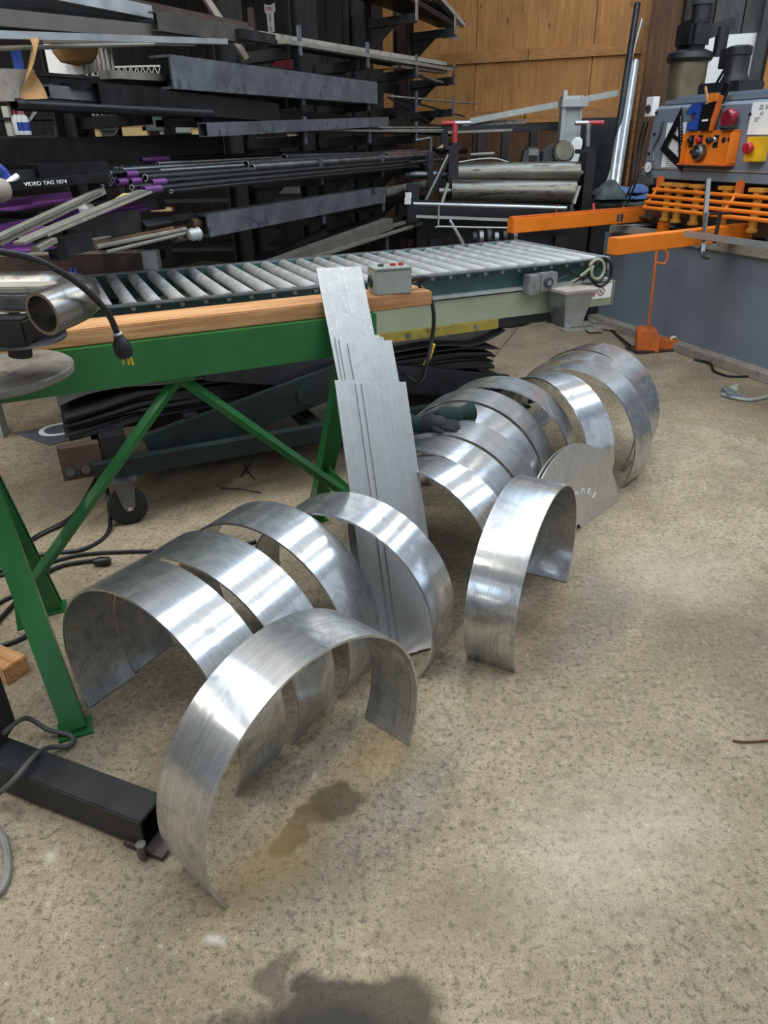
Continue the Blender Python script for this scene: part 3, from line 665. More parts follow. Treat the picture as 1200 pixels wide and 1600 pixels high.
MB().bar(H(-.10, .015, .10), H(3.2, .015, .10), .0, .0) if False else None
hbox('bed', -.02, 3.3, -.55, .06, .74, .80, DUST)
hbox('back_frame', .26, 3.3, -.9, -.38, .74, 1.60, SHEAR)
up = MB().prism([H(.235, .0, 1.165), H(.235, -.42, 1.165), H(.30, -.42, 1.70), H(.30, -.02, 1.64), H(.285, .0, 1.62)], SD*3.0).build('upper_body', SHEAR, st)
hbox('top_ledge', .33, 3.3, -.30, -.03, 1.645, 1.675, SHEAR); hbox('top_ledge', .40, 3.3, -.36, -.08, 1.675, 1.70, SHEAR)
MB().bar(H(.24, .012, 1.235), H(3.2, .012, 1.235), .02, .012).build('drip_strip', DUST, st)
hbox('lower_lip', .24, 3.2, -.02, .018, 1.165, 1.225, SHEAR)
hbox('blade_beam', .2, 3.2, -.20, -.10, .86, 1.17, BLACK)
hbox('blade', .2, 3.2, -.09, -.07, .84, .93, STEEL)
for s, z in ((.30, 1.60), (.62, 1.60), (.95, 1.59), (1.2, 1.56), (.31, 1.46), (.28, 1.33)):
    MB().cyl(H(s, .002, z), H(s, .012, z), .010, 8).build('bolt', BLACK if s > 1 or s < .32 else GALV, up)
# hold down cylinders
for px in (1044, 1062, 1090, 1137, 1186, 1235):
    s, _ = Hp(px, 305, .03)
    MB().lathe([(.034, .88), (.038, .885), (.038, .90), (.027, .905), (.027, .94), (.031, .945), (.031, .97), (.027, .975), (.027, 1.08), (.036, 1.085), (.036, 1.12)], H(s, .03, 0), (0, 0, 1), 18).build('hold_down', AMBER, st)
    hbox('hold_down_clamp', s-.06, s+.06, 0, .07, 1.12, 1.145, AMBER, bev=.003)
# finger guard
rods = [(1021, 296, 310, .07), (1012, 306, 320, .115), (1009, 315.5, 333, .15), (1005, 324, 345, .18)]
ends = []
for x0, y0, y1, o in rods:
    s0, z0 = Hp(x0, y0, o); s1, z1 = Hp(1200, y1, o); e = (s1-s0)
    k = 1.6; MB().cyl(H(s0, o, z0), H(s0+e*k, o, z0+(z1-z0)*k*.0), .013, 12).build('guard_rod', ORANGE, st); ends.append((o, z0))
for px in (1025, 1150):
    s, _ = Hp(px, 290, .08)
    MB().path([H(s, .03, 1.15), H(s, .05, 1.13), H(s, ends[0][0]-.012, ends[0][1]+.02), H(s, ends[1][0]-.015, ends[1][1]), H(s, ends[3][0]-.015, ends[3][1]-.01)], .011, 8).build('guard_bracket', ORANGE, st)
    MB().box(H(s, .045, 1.13), (.05, .05, .11), S3).build('guard_hinge', ORANGED, st, bevel=.012)
# table blocks, squaring arms
def pbar(name, p, q, w, h, mat, par=None, bev=.003): return MB().bar(p, q, w, h).build(name, mat, par or st, bevel=bev)
def arm(p, q, z, w, h, label):
    a, b = Zp(p[0], p[1], z), Zp(q[0], q[1], z); o = MB().bar(a, b, w, h).build('squaring_arm', ORANGE, st, bevel=.004); return a, b, o
a1, b1_, ar1 = arm((797, 353), (1015, 334), .895, .07, .10, '')
pbar('arm_rule', a1+V((0, .0, .056)), b1_+V((0, 0, .056)), .03, .012, ORANGED)
a2, b2_, ar2 = arm((957, 385), (1196, 357), .875, .085, .095, '')
for px, py, sx, sy in ((1020, 343, .30, .24), (1095, 352, .34, .24)):
    c = Zp(px, py, .86)
    MB().chan(c + SN*-.14, c + SN*.12, .26, .06, .012, flip=1).build('table_block', STEEL, st)
c = Zp(1036, 357, .83); MB().box(c, (.07, .06, .09), S3).build('orange_stop', ORANGE, st, bevel=.004)
c = Zp(968, 346, .88); MB().cyl(c, c+V((0, 0, .05)), .022, 10).build('stop_nut', STEEL, st)
g0 = Zp(958, 356, .79); MB().bar(g0, Zp(1080, 370, .79), .05, .05).build('table_edge', DUST, st)
# hanging stop at the far right
c = Zp(1187, 426, .62); MB().box(c, (.13, .11, .13), S3).build('hanging_stop', ORANGE, st, bevel=.006); MB().cyl(c-V((0, 0, .065)), c-V((0, 0, .25)), .014, 10).build('stop_post', BLACK, st); MB().cyl(c+V((0, 0, .06)), c+V((.0, .0, .22)), .006, 8).build('stop_chain', STEEL, st)
MB().bar(c-V((.05, 0, .20)), c-V((-.05, 0, .20)), .02, .02).build('stop_wing', STEEL, st)
# pressure gauge, hose, limit switch
s, z = Hp(1014, 261, .03); gz = H(s, .03, z)
gg = MB().lathe([(.04, -.03), (.045, -.028), (.045, .006), (.038, .008)], gz, SN, 24).build('pressure_gauge', CHROME, st); MB().cyl(gz+SN*.008, gz+SN*.010, .037, 22).build('dial', WHITE, gg); MB().bar(gz+SN*.0115+V((0, 0, -.015)), gz+SN*.0115+SD*.02+V((0, 0, .012)), .003, .002, up=SN).build('needle', INK, gg)
hbox('valve_block', s-.10, s+.06, -.02, .03, z-.12, z-.05, GALV)
MB().path([H(s, .0, z+.045), H(s-.01, .0, z+.13), H(s+.04, .01, z+.2), H(s+.06, .01, z+.30)], .008, 8).build('gauge_pipe', STEEL, st)
s, z = Hp(1019, 168, -.05); hbox('limit_switch', s-.04, s+.04, -.08, -.02, z-.06, z+.07, WHITE, bev=.004); MB().cyl(H(s, -.02, z-.01), H(s, -.01, z-.01), .028, 14).build('limit_switch_cap', DGREY, st)
for px in (1008, 1014): 
    s, z = Hp(px, 180, -.15); MB().path([H(s, -.15, 1.55), H(s-.04, -.15, 1.35), H(s-.02, -.12, 1.1), H(s-.1, -.1, .9)], .008, 6).build('hose', BLK2, st)
# orange control console
dp = .08; s0 = Hp(1066, 230, dp)[0]; s1 = Hp(1152, 230, .0)[0]; z1 = Hp(1110, 207, .0)[1]; z0 = Hp(1105, 256, dp)[1]
con = MB(); t = .012
con.box(H((s0+s1)/2, .02, (z0+z1)/2), (s1-s0, .03, z1-z0), S3)
con.build('console_face', ORANGE, st)
hbox('console_side', s0-.012, s0, 0, dp, z0, z1, ORANGE); hbox('console_side', s1, s1+.012, 0, dp, z0, z1, ORANGE); hbox('console_top', s0-.012, s1+.012, 0, dp*.45, z1, z1+.012, ORANGE); hbox('console_floor', s0-.012, s1+.012, 0, dp+.02, z0-.012, z0, ORANGED)
def knob(px, py, r, h, mat, nm='selector_knob', o=.035):
    s, z = Hp(px, py, o); k = MB().lathe([(r*.9, 0), (r, h*.2), (r*.95, h*.8), (r*.7, h)], H(s, o, z), SN, 20).build(nm, mat, st); return s, z, k
for px, mt in ((1081, BLACK), (1094, REDD), (1119, CHROME), (1110, BLACK)):
    s, z, k = knob(px, 219, .020, .03, mt)
    if px != 1110: hbox('knob_plate', s-.022, s+.022, .035, .038, z-.045, z+.03, INK, bev=0)
knob(1131, 219, .018, .004, INK, 'console_hole'); knob(1139, 218, .012, .004, INK, 'console_hole')
s, z, k = knob(1096, 238, .055, .05, STEEL, 'hand_wheel'); MB().cyl(H(s, .085, z), H(s, .095, z), .022, 16).build('wheel_cap', CHROME, k)
knob(1069, 235, .026, .04, STEEL, 'adjuster_knob')
s, z = Hp(1084, 237, .035); hbox('counter', s-.03, s+.02, .034, .042, z-.014, z+.014, INK, bev=0)
# emergency stop
s, z = Hp(1188, 233, .0); es = hbox('emergency_stop', s-.065, s+.065, 0, .06, z-.07, z+.07, YEL); MB().cyl(H(s-.01, .06, z+.008), H(s-.01, .085, z+.008), .018, 14).build('stop_stem', RED, es); MB().lathe([(.02, .08), (.034, .085), (.036, .10), (.028, .112)], H(s-.01, 0, z+.008), SN, 20).build('stop_button', REDD, es)
# ---- separate things on the shear
s, z = Hp(1178, 184, .002)
nt = hbox('notice', s-.03, s+.25, .001, .004, z-.095, z+.085, PAPER, bev=0); nt.parent = None; nt.matrix_world = FR[st]; tag(nt, 'white paper note with handwritten sizes taped to the shear', 'paper')
Mt = lambda s_, z_, o_=.0045: facing(H(s_, o_, z_), SN)
ST_NT = nt; FR[nt] = FR[st]
text('handwriting', '25 3/8', .035, Mt(s+.075, z+.055), INK, nt); text('handwriting', 'x5', .028, Mt(s+.06, z+.022), INK, nt); text('handwriting', '33"', .035, Mt(s+.03, z-.012), INK, nt)
s, z = Hp(1052, 232, .002); pp = one(MB().box(H(s, .003, z), (.20, .003, .33), S3), 'instruction_sheet', PAPER, 'white instruction sheet behind the black layout square', 'paper')
FR[pp] = Matrix.Translation(pp.location)
for k in range(7): MB().bar(H(s-.05, .005, z-.05-.012*k), H(s+.05, .005, z-.05-.012*k), .002, .004, up=SN).build('print_line', GREY, pp)
# black layout square (triangle)
P = [Hp(1066, 167, .02), Hp(1032, 234, .02), Hp(1067, 269, .02)]
tri = MB(); pts = [H(a, .02, b) for a, b in P]; cen = (pts[0]+pts[1]+pts[2])/3; inn = [cen+(p-cen)*.52 for p in pts]
for i in range(3):
    j = (i+1) % 3; tri.prism([pts[i], pts[j], inn[j], inn[i]], SN*.006)
a = pts[0].lerp(pts[1], .55); tri.prism([pts[2].lerp(pts[0], .42), pts[2].lerp(pts[0], .5), a, a+(pts[1]-pts[0])*.08], SN*.006)
sq = one(tri, 'layout_square', BLK2, 'black triangular layout square hanging on the shear front', 'square')
sq2 = MB()
for k in range(14):
    p = pts[0].lerp(pts[2], .1+.055*k)*1.0; p = p.lerp(cen, .08); sq2.bar(p+SN*.0065, p.lerp(cen, .10)+SN*.0065, .004, .0012, up=SN)
FR[sq] = Matrix.Translation(sq.location); q = sq2.build('graduation', PAPER, sq, kind='stuff')
# tools standing on the console
ztop = z1+.012
def Ht(px, o): 
    s_, _ = Hp(px, 200, o); return s_
sb_ = Ht(1083, .04)
bc = thing('spring_clamp', 'blue plastic clamp standing on the orange console', 'clamp', H(sb_, .035, ztop), SHY)
MB().box(H(sb_, .035, ztop+.028), (.10, .05, .055), S3).build('body', BLUE, bc, bevel=.008); MB().box(H(sb_+.03, .035, ztop+.09), (.045, .04, .12), S3).build('stem', BLUE, bc, bevel=.008); MB().prism([H(sb_+.05, .015, ztop+.165), H(sb_-.03, .015, ztop+.165), H(sb_-.065, .015, ztop+.13), H(sb_-.06, .015, ztop+.095), H(sb_-.02, .015, ztop+.10), H(sb_+.02, .015, ztop+.12)], SN*.04).build('jaw', BLUE, bc)
sc_ = Ht(1103, .04)
cp = one(MB().prism([H(sc_-.045, .01, ztop), H(sc_+.045, .01, ztop), H(sc_+.055, .01, ztop+.17), H(sc_-.05, .01, ztop+.15)], SN*.05), 'tool_pouch', BLK2, 'black tool pouch on the console between clamp and knife', 'pouch')
FR[cp] = Matrix.Translation(cp.location); MB().bar(H(sc_-.025, .0615, ztop+.06), H(sc_+.03, .0615, ztop+.062), .012, .002, up=SN).build('printed_mark', PAPER, cp)
one(MB().bar(H(sc_-.01, .035, ztop+.13), H(sc_-.075, .035, ztop+.26), .012, .012), 'pencil', PINE, 'yellow pencil sticking out of the black pouch', 'pencil')
one(MB().bar(H(sc_+.01, .03, ztop+.12), H(sc_+.012, .03, ztop+.22), .06, .02, up=SN), 'marker_box', ORANGE, 'small orange box standing in the black pouch', 'box')
one(MB().bar(H(sc_+.05, .045, ztop), H(sc_+.10, .045, ztop+.20), .034, .02, up=SN), 'utility_knife', ORANGED, 'orange utility knife leaning beside the black pouch', 'knife', M=None)
one(MB().bar(H(sc_+.085, .03, ztop+.16), H(sc_+.12, .03, ztop+.27), .045, .02, up=SN), 'black_marker', BLK2, 'black marker pen standing at the right of the pouch', 'marker')
sm_ = Ht(1137, .05)
tp = thing('tape_measure', 'round maroon and chrome tape measure on the console', 'tape measure', H(sm_, .05, ztop), SHY)
MB().lathe([(.02, -.032), (.045, -.03), (.056, -.018), (.058, 0), (.056, .018), (.045, .03), (.02, .032)], H(sm_, .05, ztop+.066), SN, 24).build('case', paint('maroon_gloss', '7c1a2c', .18, var=.3, scale=25, dirt='c9c2c4', dirt_amt=.68, dscale=30), tp); MB().box(H(sm_-.008, .05, ztop+.022), (.105, .06, .044), S3).build('lower_case', DGREY, tp, bevel=.012)
# bar clamp over the arm
cl = thing('bar_clamp', 'chrome bar clamp holding a strip onto the orange arm', 'clamp', Zp(1087, 378, .80))
k0 = Zp(1090, 372, .875) + SD*.06 - V((0, 0, .075)); k1 = Pl(1107, 279, k0, V((SN.x, SN.y, 0)))
MB().bar(k0, k1, .018, .026).build('bar', CHROME, cl); j = k0.lerp(k1, .22)
MB().path([k0, k0+V((.01, -.01, -.03)), k0+V((.05, .0, -.035))], .012, 8).build('hook', STEEL, cl); MB().box(j+SD*.05, (.14, .05, .04), S3).build('sliding_jaw', STEEL, cl, bevel=.006)
MB().cyl(j+SD*.10+V((0, 0, -.03)), j+SD*.10+V((0, 0, .15)), .012, 10).build('screw', BLACK, cl); MB().cyl(j+SD*.02+V((0, 0, .13)), j+SD*.18+V((0, 0, .145)), .008, 8).build('tommy_bar', BLACK, cl)
wa, wb = Zp(1068, 370, .915), Zp(1215, 392, .915)
one(MB().angle(wa, wb, .05, .035, .005), 'aluminium_strip', BRIGHT, 'pale aluminium strip clamped across the orange squaring arm', 'metal strip')
# foot pedal with tall handle rod
pdp = Zp(1012, 549)
pd = thing('foot_pedal', 'orange foot pedal with a long looped lifting rod', 'pedal', pdp)
yw = math.atan2(.3, 1)
MB().prism([pdp+V((-.10, -.03, 0)), pdp+V((.06, -.06, 0)), pdp+V((.06, -.06, .11)), pdp+V((.03, -.055, .16)), pdp+V((-.09, -.03, .17)), pdp+V((-.11, -.03, .15))], V((.04, .16, 0))).build('hood', ORANGED, pd, bevel=.006)
MB().prism([pdp+V((.06, -.03, .02)), pdp+V((.22, 0, .02)), pdp+V((.22, 0, .07)), pdp+V((.06, -.03, .09))], V((.02, .12, 0))).build('tread', ORANGED, pd); MB().box(pdp+V((.05, .04, .01)), (.36, .18, .02), rotz(.2)).build('base', BROWNST, pd)
r0p = pdp+V((-.01, .03, .165)); r1p = Yp(1026, 391, r0p.y-.02)
MB().cyl(r0p, r1p, .009, 10).build('rod', ORANGED, pd)
L = [r1p, Yp(1037, 390, r1p.y), Yp(1043, 395, r1p.y), Yp(1041, 408, r1p.y), Yp(1037, 412, r1p.y), Yp(1024, 410, r1p.y)]
lp = MB()
lp.path(L, .008, 8, smooth=3); lp.build('loop_handle', ORANGED, pd)
MB().path([pdp+V((-.12, .05, .03)), Zp(960, 520, .01), Zp(930, 492, .01), Zp(923, 480, .03)], .010, 8).build('cable', BLK2, pd)

# machines showing above the shear
tkp = H(.62, -.75, 0)
tk = thing('dust_tank', 'bronze coloured drum with a motor on its lid behind the shear', 'tank', tkp)
zz = lambda px, py: Vp(px, py, SHB + SN*-.75, SD)
c0 = zz(1068, 150); cT = zz(1072, 84); r = (zz(1089, 110)-zz(1050, 110)).length/2
tkp = V((c0.x, c0.y, 0))
MB().lathe([(r, .4), (r, cT.z-.07), (r+.02, cT.z-.06), (r+.025, cT.z-.02), (r*.8, cT.z+.01)], tkp, (0, 0, 1), 32).build('drum', paint('bronze_drum', '6e6450', .4, .5, var=.2), tk)
MB().lathe([(r+.02, cT.z-.06), (r+.03, cT.z-.04), (r+.02, cT.z), (r*.8, cT.z+.02)], tkp, (0, 0, 1), 32).build('lid', BLACK, tk)
mz = cT.z+.02
MB().box(tkp+V((.0, 0, mz+.10)), (.22, .2, .20), S3).build('motor_block', BLACK, tk, bevel=.03); MB().cyl(tkp+V((.04, 0, mz+.18)), tkp+V((.04, 0, mz+.38)), .075, 18).build('motor_cap', BLACK, tk); MB().lathe([(.085, mz+.30), (.09, mz+.32), (.08, mz+.40), (.05, mz+.41)], tkp+V((.04, 0, 0)), (0, 0, 1), 18).build('fan_cover', DGREY, tk)
MB().bar(tkp+V((.12, 0, mz+.12)), tkp+V((.30, -.05, mz+.17)), .08, .09).build('side_outlet', BLACK, tk); MB().cyl(tkp+V((.22, -.04, mz-.05)), tkp+V((.22, -.04, mz+.15)), .05, 14).build('side_valve', BLACK, tk)
mq = lambda px, py: Vp(px, py, SHB + SN*-.30, SD)
m0 = mq(1140, 144); mbs = V((m0.x, m0.y, 1.70))
mo = thing('hydraulic_motor', 'black electric motor standing on top of the shear', 'motor', mbs)
h1 = mq(1152, 118).z; h2 = mq(1152, 72).z; rr = (mq(1166, 95)-mq(1140, 95)).length/2; ax = mq(1152, 100); ax = V((ax.x, ax.y, 0))
hb_ = MB().box(mbs+V((0, 0, .035)), (.38, .24, .07), S3).build('mount', BLACK, mo, bevel=.01)
MB().lathe([(rr*1.25, 1.76), (rr*1.25, h1-.04), (rr*1.05, h1), (rr*1.0, h1+.01), (rr, h2-.06), (rr*1.08, h2-.055), (rr*1.08, h2-.01), (rr*.8, h2)], ax, (0, 0, 1), 24).build('motor_body', BLACK, mo); MB().box(ax+SD*-(rr+.03)+V((0, 0, (h1+h2)/2+.02)), (.07, .08, .12), S3).build('terminal_box', BLACK, mo, bevel=.006)
MB().path([ax+SD*-(rr+.03)+V((0, 0, h1+.05)), ax+SD*-(rr+.08)+V((0, 0, h1-.02)), ax+SD*-(rr+.15)+V((0, 0, h1-.12)), mbs+SD*-.16+V((0, 0, .06))], .009, 8).build('cable', BLK2, mo)
cp0, cp1 = WL(2.52, 0, .13), WL(2.52, 4.6, .13)
one(MB().bar(cp0, cp1, .07, .07), 'conduit_pole', DGREY, 'grey steel conduit pole between white panel and plywood at right', 'pole')
# ================================================================ CANTILEVER RACK (left background)
def Rp(x, y, u=0.0):                       # pixel -> point on the vertical plane u of the rack
    return Vp(x, y, RK(0, u, 0), BV)
def Rs(x, y, u=0.0):
    p = Rp(x, y, u) - RK0; return p.dot(BV), p.z
rk = thing('cantilever_rack', 'black steel cantilever rack loaded with bar stock and pipe', 'rack', RK(1.2, -.45, 0), math.atan2(BV.y, BV.x))
ROWZ = {2.36: .0, 1.985: .0, 1.73: .0, 1.515: .0, 1.29: .10, 1.055: .10, .76: .13}
SS = (.02, .98, 1.92, 2.86)
armA = None
for i, s in enumerate(SS):
    MB().ibeam(RK(s, -.50, 0.01), RK(s, -.50, 2.62), .12, .16, .012, up=BU).build('upright', BROWNST if i == 3 else BLACK, rk)
    MB().bar(RK(s, -.75, .04), RK(s, .25, .04), .12, .08).build('foot', BLACK, rk)
    for z, du in ROWZ.items():
        if z > 2.2 and i < 2: continue
        if z < 1.6 and i > 2: continue
        za = z-.055
        a = MB().bar(RK(s, -.46, za-.02), RK(s, du-.004, za), .05, .06).build('arm', BLACK, rk)
        MB().box(RK(s, du, za+.055), (.012, .035, .15), rotz(math.atan2(BU.y, BU.x))).build('end_stop', MILL if z < 2.2 else GALV, a)
        MB().prism([RK(s-.006, -.43, za-.04), RK(s-.006, -.18, za-.04), RK(s-.006, -.43, za-.24)], BV*.012).build('gusset', BLACK, a)
for z in (.5, 1.2, 1.88): MB().bar(RK(SS[0], -.56, z), RK(SS[-1], -.56, z), .03, .08).build('cross_brace', BLACK, rk)
# near-side uprights that carry the long overhangs towards the viewer
for s in (-1.25,):
    MB().ibeam(RK(s, -.62, 0.01), RK(s, -.62, 2.5), .12, .14, .012, up=BU).build('upright', BLACK, rk)
    MB().bar(RK(s, -.8, .04), RK(s, -.1, .04), .12, .08).build('foot', BLACK, rk)
    for z in (1.93, 1.60, 1.385, 1.22, .985):
        MB().bar(RK(s, -.6, z-.05), RK(s, -.14, z-.035), .05, .05).build('arm', BLACK, rk)

def stock(kind, p, q, u0, u1, w, h, mat, name, label, cat='metal bar', group=None, t=.006, ext=0.0):
    """one length of stock between two image points lying on rack planes u0 (near end) and u1 (far end)"""
    a, b = Rp(p[0], p[1], u0), Rp(q[0], q[1], u1)
    if ext: b = b + (b-a).normalized()*ext
    m = MB()
    if kind == 'bar': m.bar(a, b, w, h)
    elif kind == 'rt': m.rtube(a, b, w, h, t)
    elif kind == 'ch': m.chan(a, b, w, h, t, flip=1)
    elif kind == 'chr': m.chan(a, b, w, h, t, flip=1)
    elif kind == 'an': m.angle(a, b, w, h, t)
    elif kind == 'rod': m.cyl(a, b, w/2, 14)
    elif kind == 'pipe': m.cyl(a, b, w/2, 18, w/2-t)
    return one(m, name, mat, label, cat, group)
G0 = 'stock on the top rack arms'
# ---- top row, end grain running out of the frame
for k, (p, q, w, h, mt, lb) in enumerate((
 ((548, -22), (712, 30), .10, .02, DARKST, 'dark flat bar lying innermost on the top rack arms'),
 ((575, -22), (700, 18), .07, .05, BLKST, 'black square bar on the top rack arms'),
 ((628, -14), (718, 36), .12, .025, BLKST, 'dark flat bar under the pale strips on the top arms'),
 ((655, -22), (716, 32), .03, .03, PALE, 'pale square bar on the top rack arms beside the end stops'),
 ((672, -20), (727, 43), .05, .035, BRIGHT, 'longest pale angle on the top rack arms, reaching past the last stop'))):
    stock('bar' if k < 4 else 'an', p, q, -.30+.07*k, -.30+.07*k, w, h, mt, 'flat_bar', lb, 'metal bar', G0, ext=.0)
stock('bar', (690, 50), (708, 60), -.3, -.1, .16, .012, PALE, 'offcut_strip', 'short pale offcut hanging under the top arms', 'metal bar', G0)
for k, (p, q, w, h, u, lb) in enumerate((((520, -24), (690, 34), .16, .03, -.36, 'wide dark plate under the top stock, nearest the wall'), ((560, -24), (700, 40), .18, .03, -.22, 'wide dark plate in the middle of the top arms'), ((600, -22), (706, 40), .10, .04, -.10, 'dark bar just under the pale top strips'))):
    stock('bar', p, q, u, u, w, h, BLKST, 'flat_bar', lb, 'metal bar', G0)
# ---- row at 1.985
G1 = 'stock on the second rack row'
stock('bar', (440, 65), (703, 109), -.02, -.02, .06, .022, PALE, 'flat_bar', 'long pale flat bar along the front of the second rack row', 'metal bar', G1)
stock('bar', (395, 54), (690, 100), -.12, -.12, .10, .03, DUST, 'flat_bar', 'grey dusty flat bar behind the pale one on the second row', 'metal bar', G1)
stock('bar', (430, 68), (660, 108), -.18, -.18, .14, .02, BLKST, 'flat_bar', 'wide black flat bar at the back of the second row', 'metal bar', G1)
stock('ch', (240, 33), (392, 57), -.04, -.04, .05, .075, paint('weathered_channel', '4b4640', .6, .4, var=.3, dirt='6d5a3e', dirt_amt=.6), 'steel_channel', 'weathered steel channel with a square cut end high on the rack', 'steel channel', G1)
stock('bar', (372, 53), (425, 62), .0, -.01, .05, .045, DARKST, 'flat_bar', 'dark bar continuing beyond the weathered channel', 'metal bar', G1)
stock('an', (60, -6), (240, 29), -.1, -.1, .06, .05, BRIGHT, 'steel_angle', 'shiny angle bar at the top left edge of the rack', 'metal bar', G1)
stock('bar', (150, -4), (380, 42), -.22, -.2, .07, .035, BROWNST, 'timber_strip', 'brown strip along the top of the upper left stock', 'metal bar', G1)
stock('bar', (-10, 27), (350, 60), -.12, -.06, .04, .055, paint('grey_beam', '5d5953', .6, .2, var=.15), 'steel_girder', 'long grey beam crossing the upper left corner', 'steel beam', G1)
stock('bar', (-10, 6), (235, 44), -.25, -.2, .06, .085, BLKST, 'steel_girder', 'black beam behind the grey beam in the upper left corner', 'steel beam', G1)
stock('bar', (-10, 40), (300, 61), -.17, -.1, .05, .03, DARKST, 'steel_girder', 'thin dark bar under the long grey beam', 'steel beam', G1)
stock('bar', (-10, 54), (352, 65), .06, .02, .03, .024, BRIGHT, 'aluminium_bar', 'bright aluminium bar lying across the upper left stock', 'metal bar', G1)
stock('rod', (-10, 76), (240, 69), .04, -.05, .016, .016, PALE, 'steel_rod', 'thin grey rod below the bright aluminium bar', 'metal rod', G1)
stock('bar', (60, 63), (300, 69), -.15, -.1, .05, .02, DUST, 'flat_bar', 'dusty flat bar between the bright bar and the thin rod', 'metal bar', G1)
a, b = Rp(318, -8, -.25), Rp(385, 92, -.12)
one(MB().bar(a, b, .04, .03), 'diagonal_strut', DUST, 'thin grey strut leaning diagonally across the upper rack', 'metal bar')
# ---- row at 1.73
G2 = 'stock on the third rack row'
p0_, p1_ = Rp(252, 113, -.02), Rp(578, 146, -.02)
m = MB(); m.chan(p0_, p1_, .12, .135, .01, flip=1); one(m, 'steel_channel', MILL, 'deep blue grey steel channel along the third rack row', 'steel channel', G2)
m = MB(); dz = V((0, 0, -.02)); m.chan(p0_-BU*.14+BV*.3+dz, p1_-BU*.14+BV*.1+dz, .10, .12, .01, flip=1); one(m, 'steel_channel', BLKST, 'black steel channel hidden behind the deep blue grey one', 'steel channel', G2)
stock('rt', (148, 149), (430, 176), .02, -.05, .055, .095, BLKST, 'box_tube', 'tall black box tube with its open end showing on the third row', 'box tube', G2)
stock('rt', (70, 143), (150, 150), .0, -.03, .05, .045, paint('grey_box_tube', '6d7074', .45, .5, var=.15), 'box_tube', 'short grey box tube behind the kraft paper', 'box tube', G2)
for k, (x, y, w, h) in enumerate(((93, 157, .045, .045), (113, 156, .04, .05), (123, 156, .035, .04), (82, 158, .045, .045), (70, 158, .05, .05))):
    stock('rt', (x, y), (380, 182-k*.5), -.03-.06*k, -.1-.06*k, w, h, DARKST if k != 1 else STEEL, 'box_tube', 'small dark box tube with open end, %s the tall black tube' % ('fourth from', 'second from', 'nearest', 'fifth from', 'farthest from')[k], 'box tube', G2, t=.004)
stock('pipe', (22, 163), (330, 178), .05, .0, .042, .042, BLKST, 'steel_pipe', 'black pipe with open end under the row of box tubes', 'pipe', G2)
stock('bar', (45, 168), (300, 172), .03, .0, .04, .012, DARKST, 'flat_bar', 'dark flat bar under the black box tubes', 'metal bar', G2)
for k, (p, q, w, h, mt, lb) in enumerate((
 ((52, 116), (170, 124), .07, .012, DARKST, 'thin dark strip sticking out above the box tubes'),
 ((75, 129), (215, 127), .06, .012, DARKST, 'thin black strip with a bright edge on the third row'),
 ((72, 130), (255, 133), .05, .03, BLKST, 'black bar with a drilled end on the third row'),
 ((168, 117), (252, 122), .09, .03, PALE, 'pale slotted bar beside the deep blue grey channel'),
 ((105, 134), (300, 142), .06, .02, BLKST, 'black flat bar under the deep channel'))):
    stock('bar', p, q, -.08+.02*k, -.1, w, h, mt, 'flat_bar', lb, 'metal bar', G2)
stock('bar', (-10, 133), (48, 134), .04, .0, .06, .10, DUST, 'concrete_block', 'dusty pale steel block at the left edge under the paper', 'metal bar', G2)
for k, (p, q) in enumerate((((605, 150), (745, 162)), ((607, 152), (670, 190)), ((607, 149), (725, 182)))):
    stock('rod', p, q, -.05, -.05-.03*k, .016, .016, (PALE, BLKST, BLKST)[k], 'steel_rod', ('thin pale rod lying across the far arms', 'short black rod sagging between far arms', 'long black rod sagging below the far arms')[k], 'metal rod', G2)
stock('bar', (620, 104), (692, 113), -.06, -.06, .08, .02, PALE, 'flat_bar', 'short olive strip under the far end of the second row', 'metal bar', G1)
stock('bar', (655, 118), (700, 133), -.12, -.12, .06, .015, BRIGHT, 'flat_bar', 'short pale strip hanging low at the far end of the rack', 'metal bar', G1)
# ---- row at 1.515
G3 = 'stock on the fourth rack row'
stock('rt', (317, 203), (602, 190), .06, -.02, .055, .062, MILL, 'box_tube', 'bright grey box tube jutting out with its open end', 'box tube', G3, t=.005)
for k, (p, q, w, h, u, mt, lb) in enumerate((
 ((310, 191), (420, 186), .05, .05, -.07, DARKST, 'dark box tube just above the jutting box tube'),
 ((252, 174), (330, 178), .05, .03, -.10, BLKST, 'black box tube with bright cut end under the third row'),
 ((250, 193), (310, 194), .05, .03, -.06, BLKST, 'black box tube left of the jutting box tube'),
 ((386, 183), (470, 188), .05, .04, -.15, DARKST, 'short dark tube behind the jutting box tube'),
 ((410, 182), (700, 205), .06, .09, -.14, BLKST, 'long black beam behind the jutting box tube'))):
    stock('rt' if k < 4 else 'bar', p, q, u, u, w, h, mt, 'box_tube' if k < 4 else 'steel_girder', lb, 'box tube' if k < 4 else 'steel beam', G3, t=.004)
for k, (p, q, mt, lb) in enumerate((
 ((432, 202), (690, 206), PALE, 'thin flat strip between the end stops on the fourth row'),
 ((420, 206), (660, 209), DARKST, 'thin dark strip below the jutting box tube'),
 ((450, 205), (760, 202), DUST, 'long thin grey strip reaching past the far rack posts'),
 ((560, 199), (690, 199), PALE, 'short thin strip beyond the jutting box tube'))):
    stock('bar', p, q, .0-.03*k, -.03*k, .03, .012, mt, 'flat_strip', lb, 'metal bar', G3)
stock('ch', (-8, 243), (342, 226), -.05, -.3, .06, .11, BLKST, 'steel_channel', 'long black channel on edge below the cluttered shelf', 'steel channel', G3, t=.008)
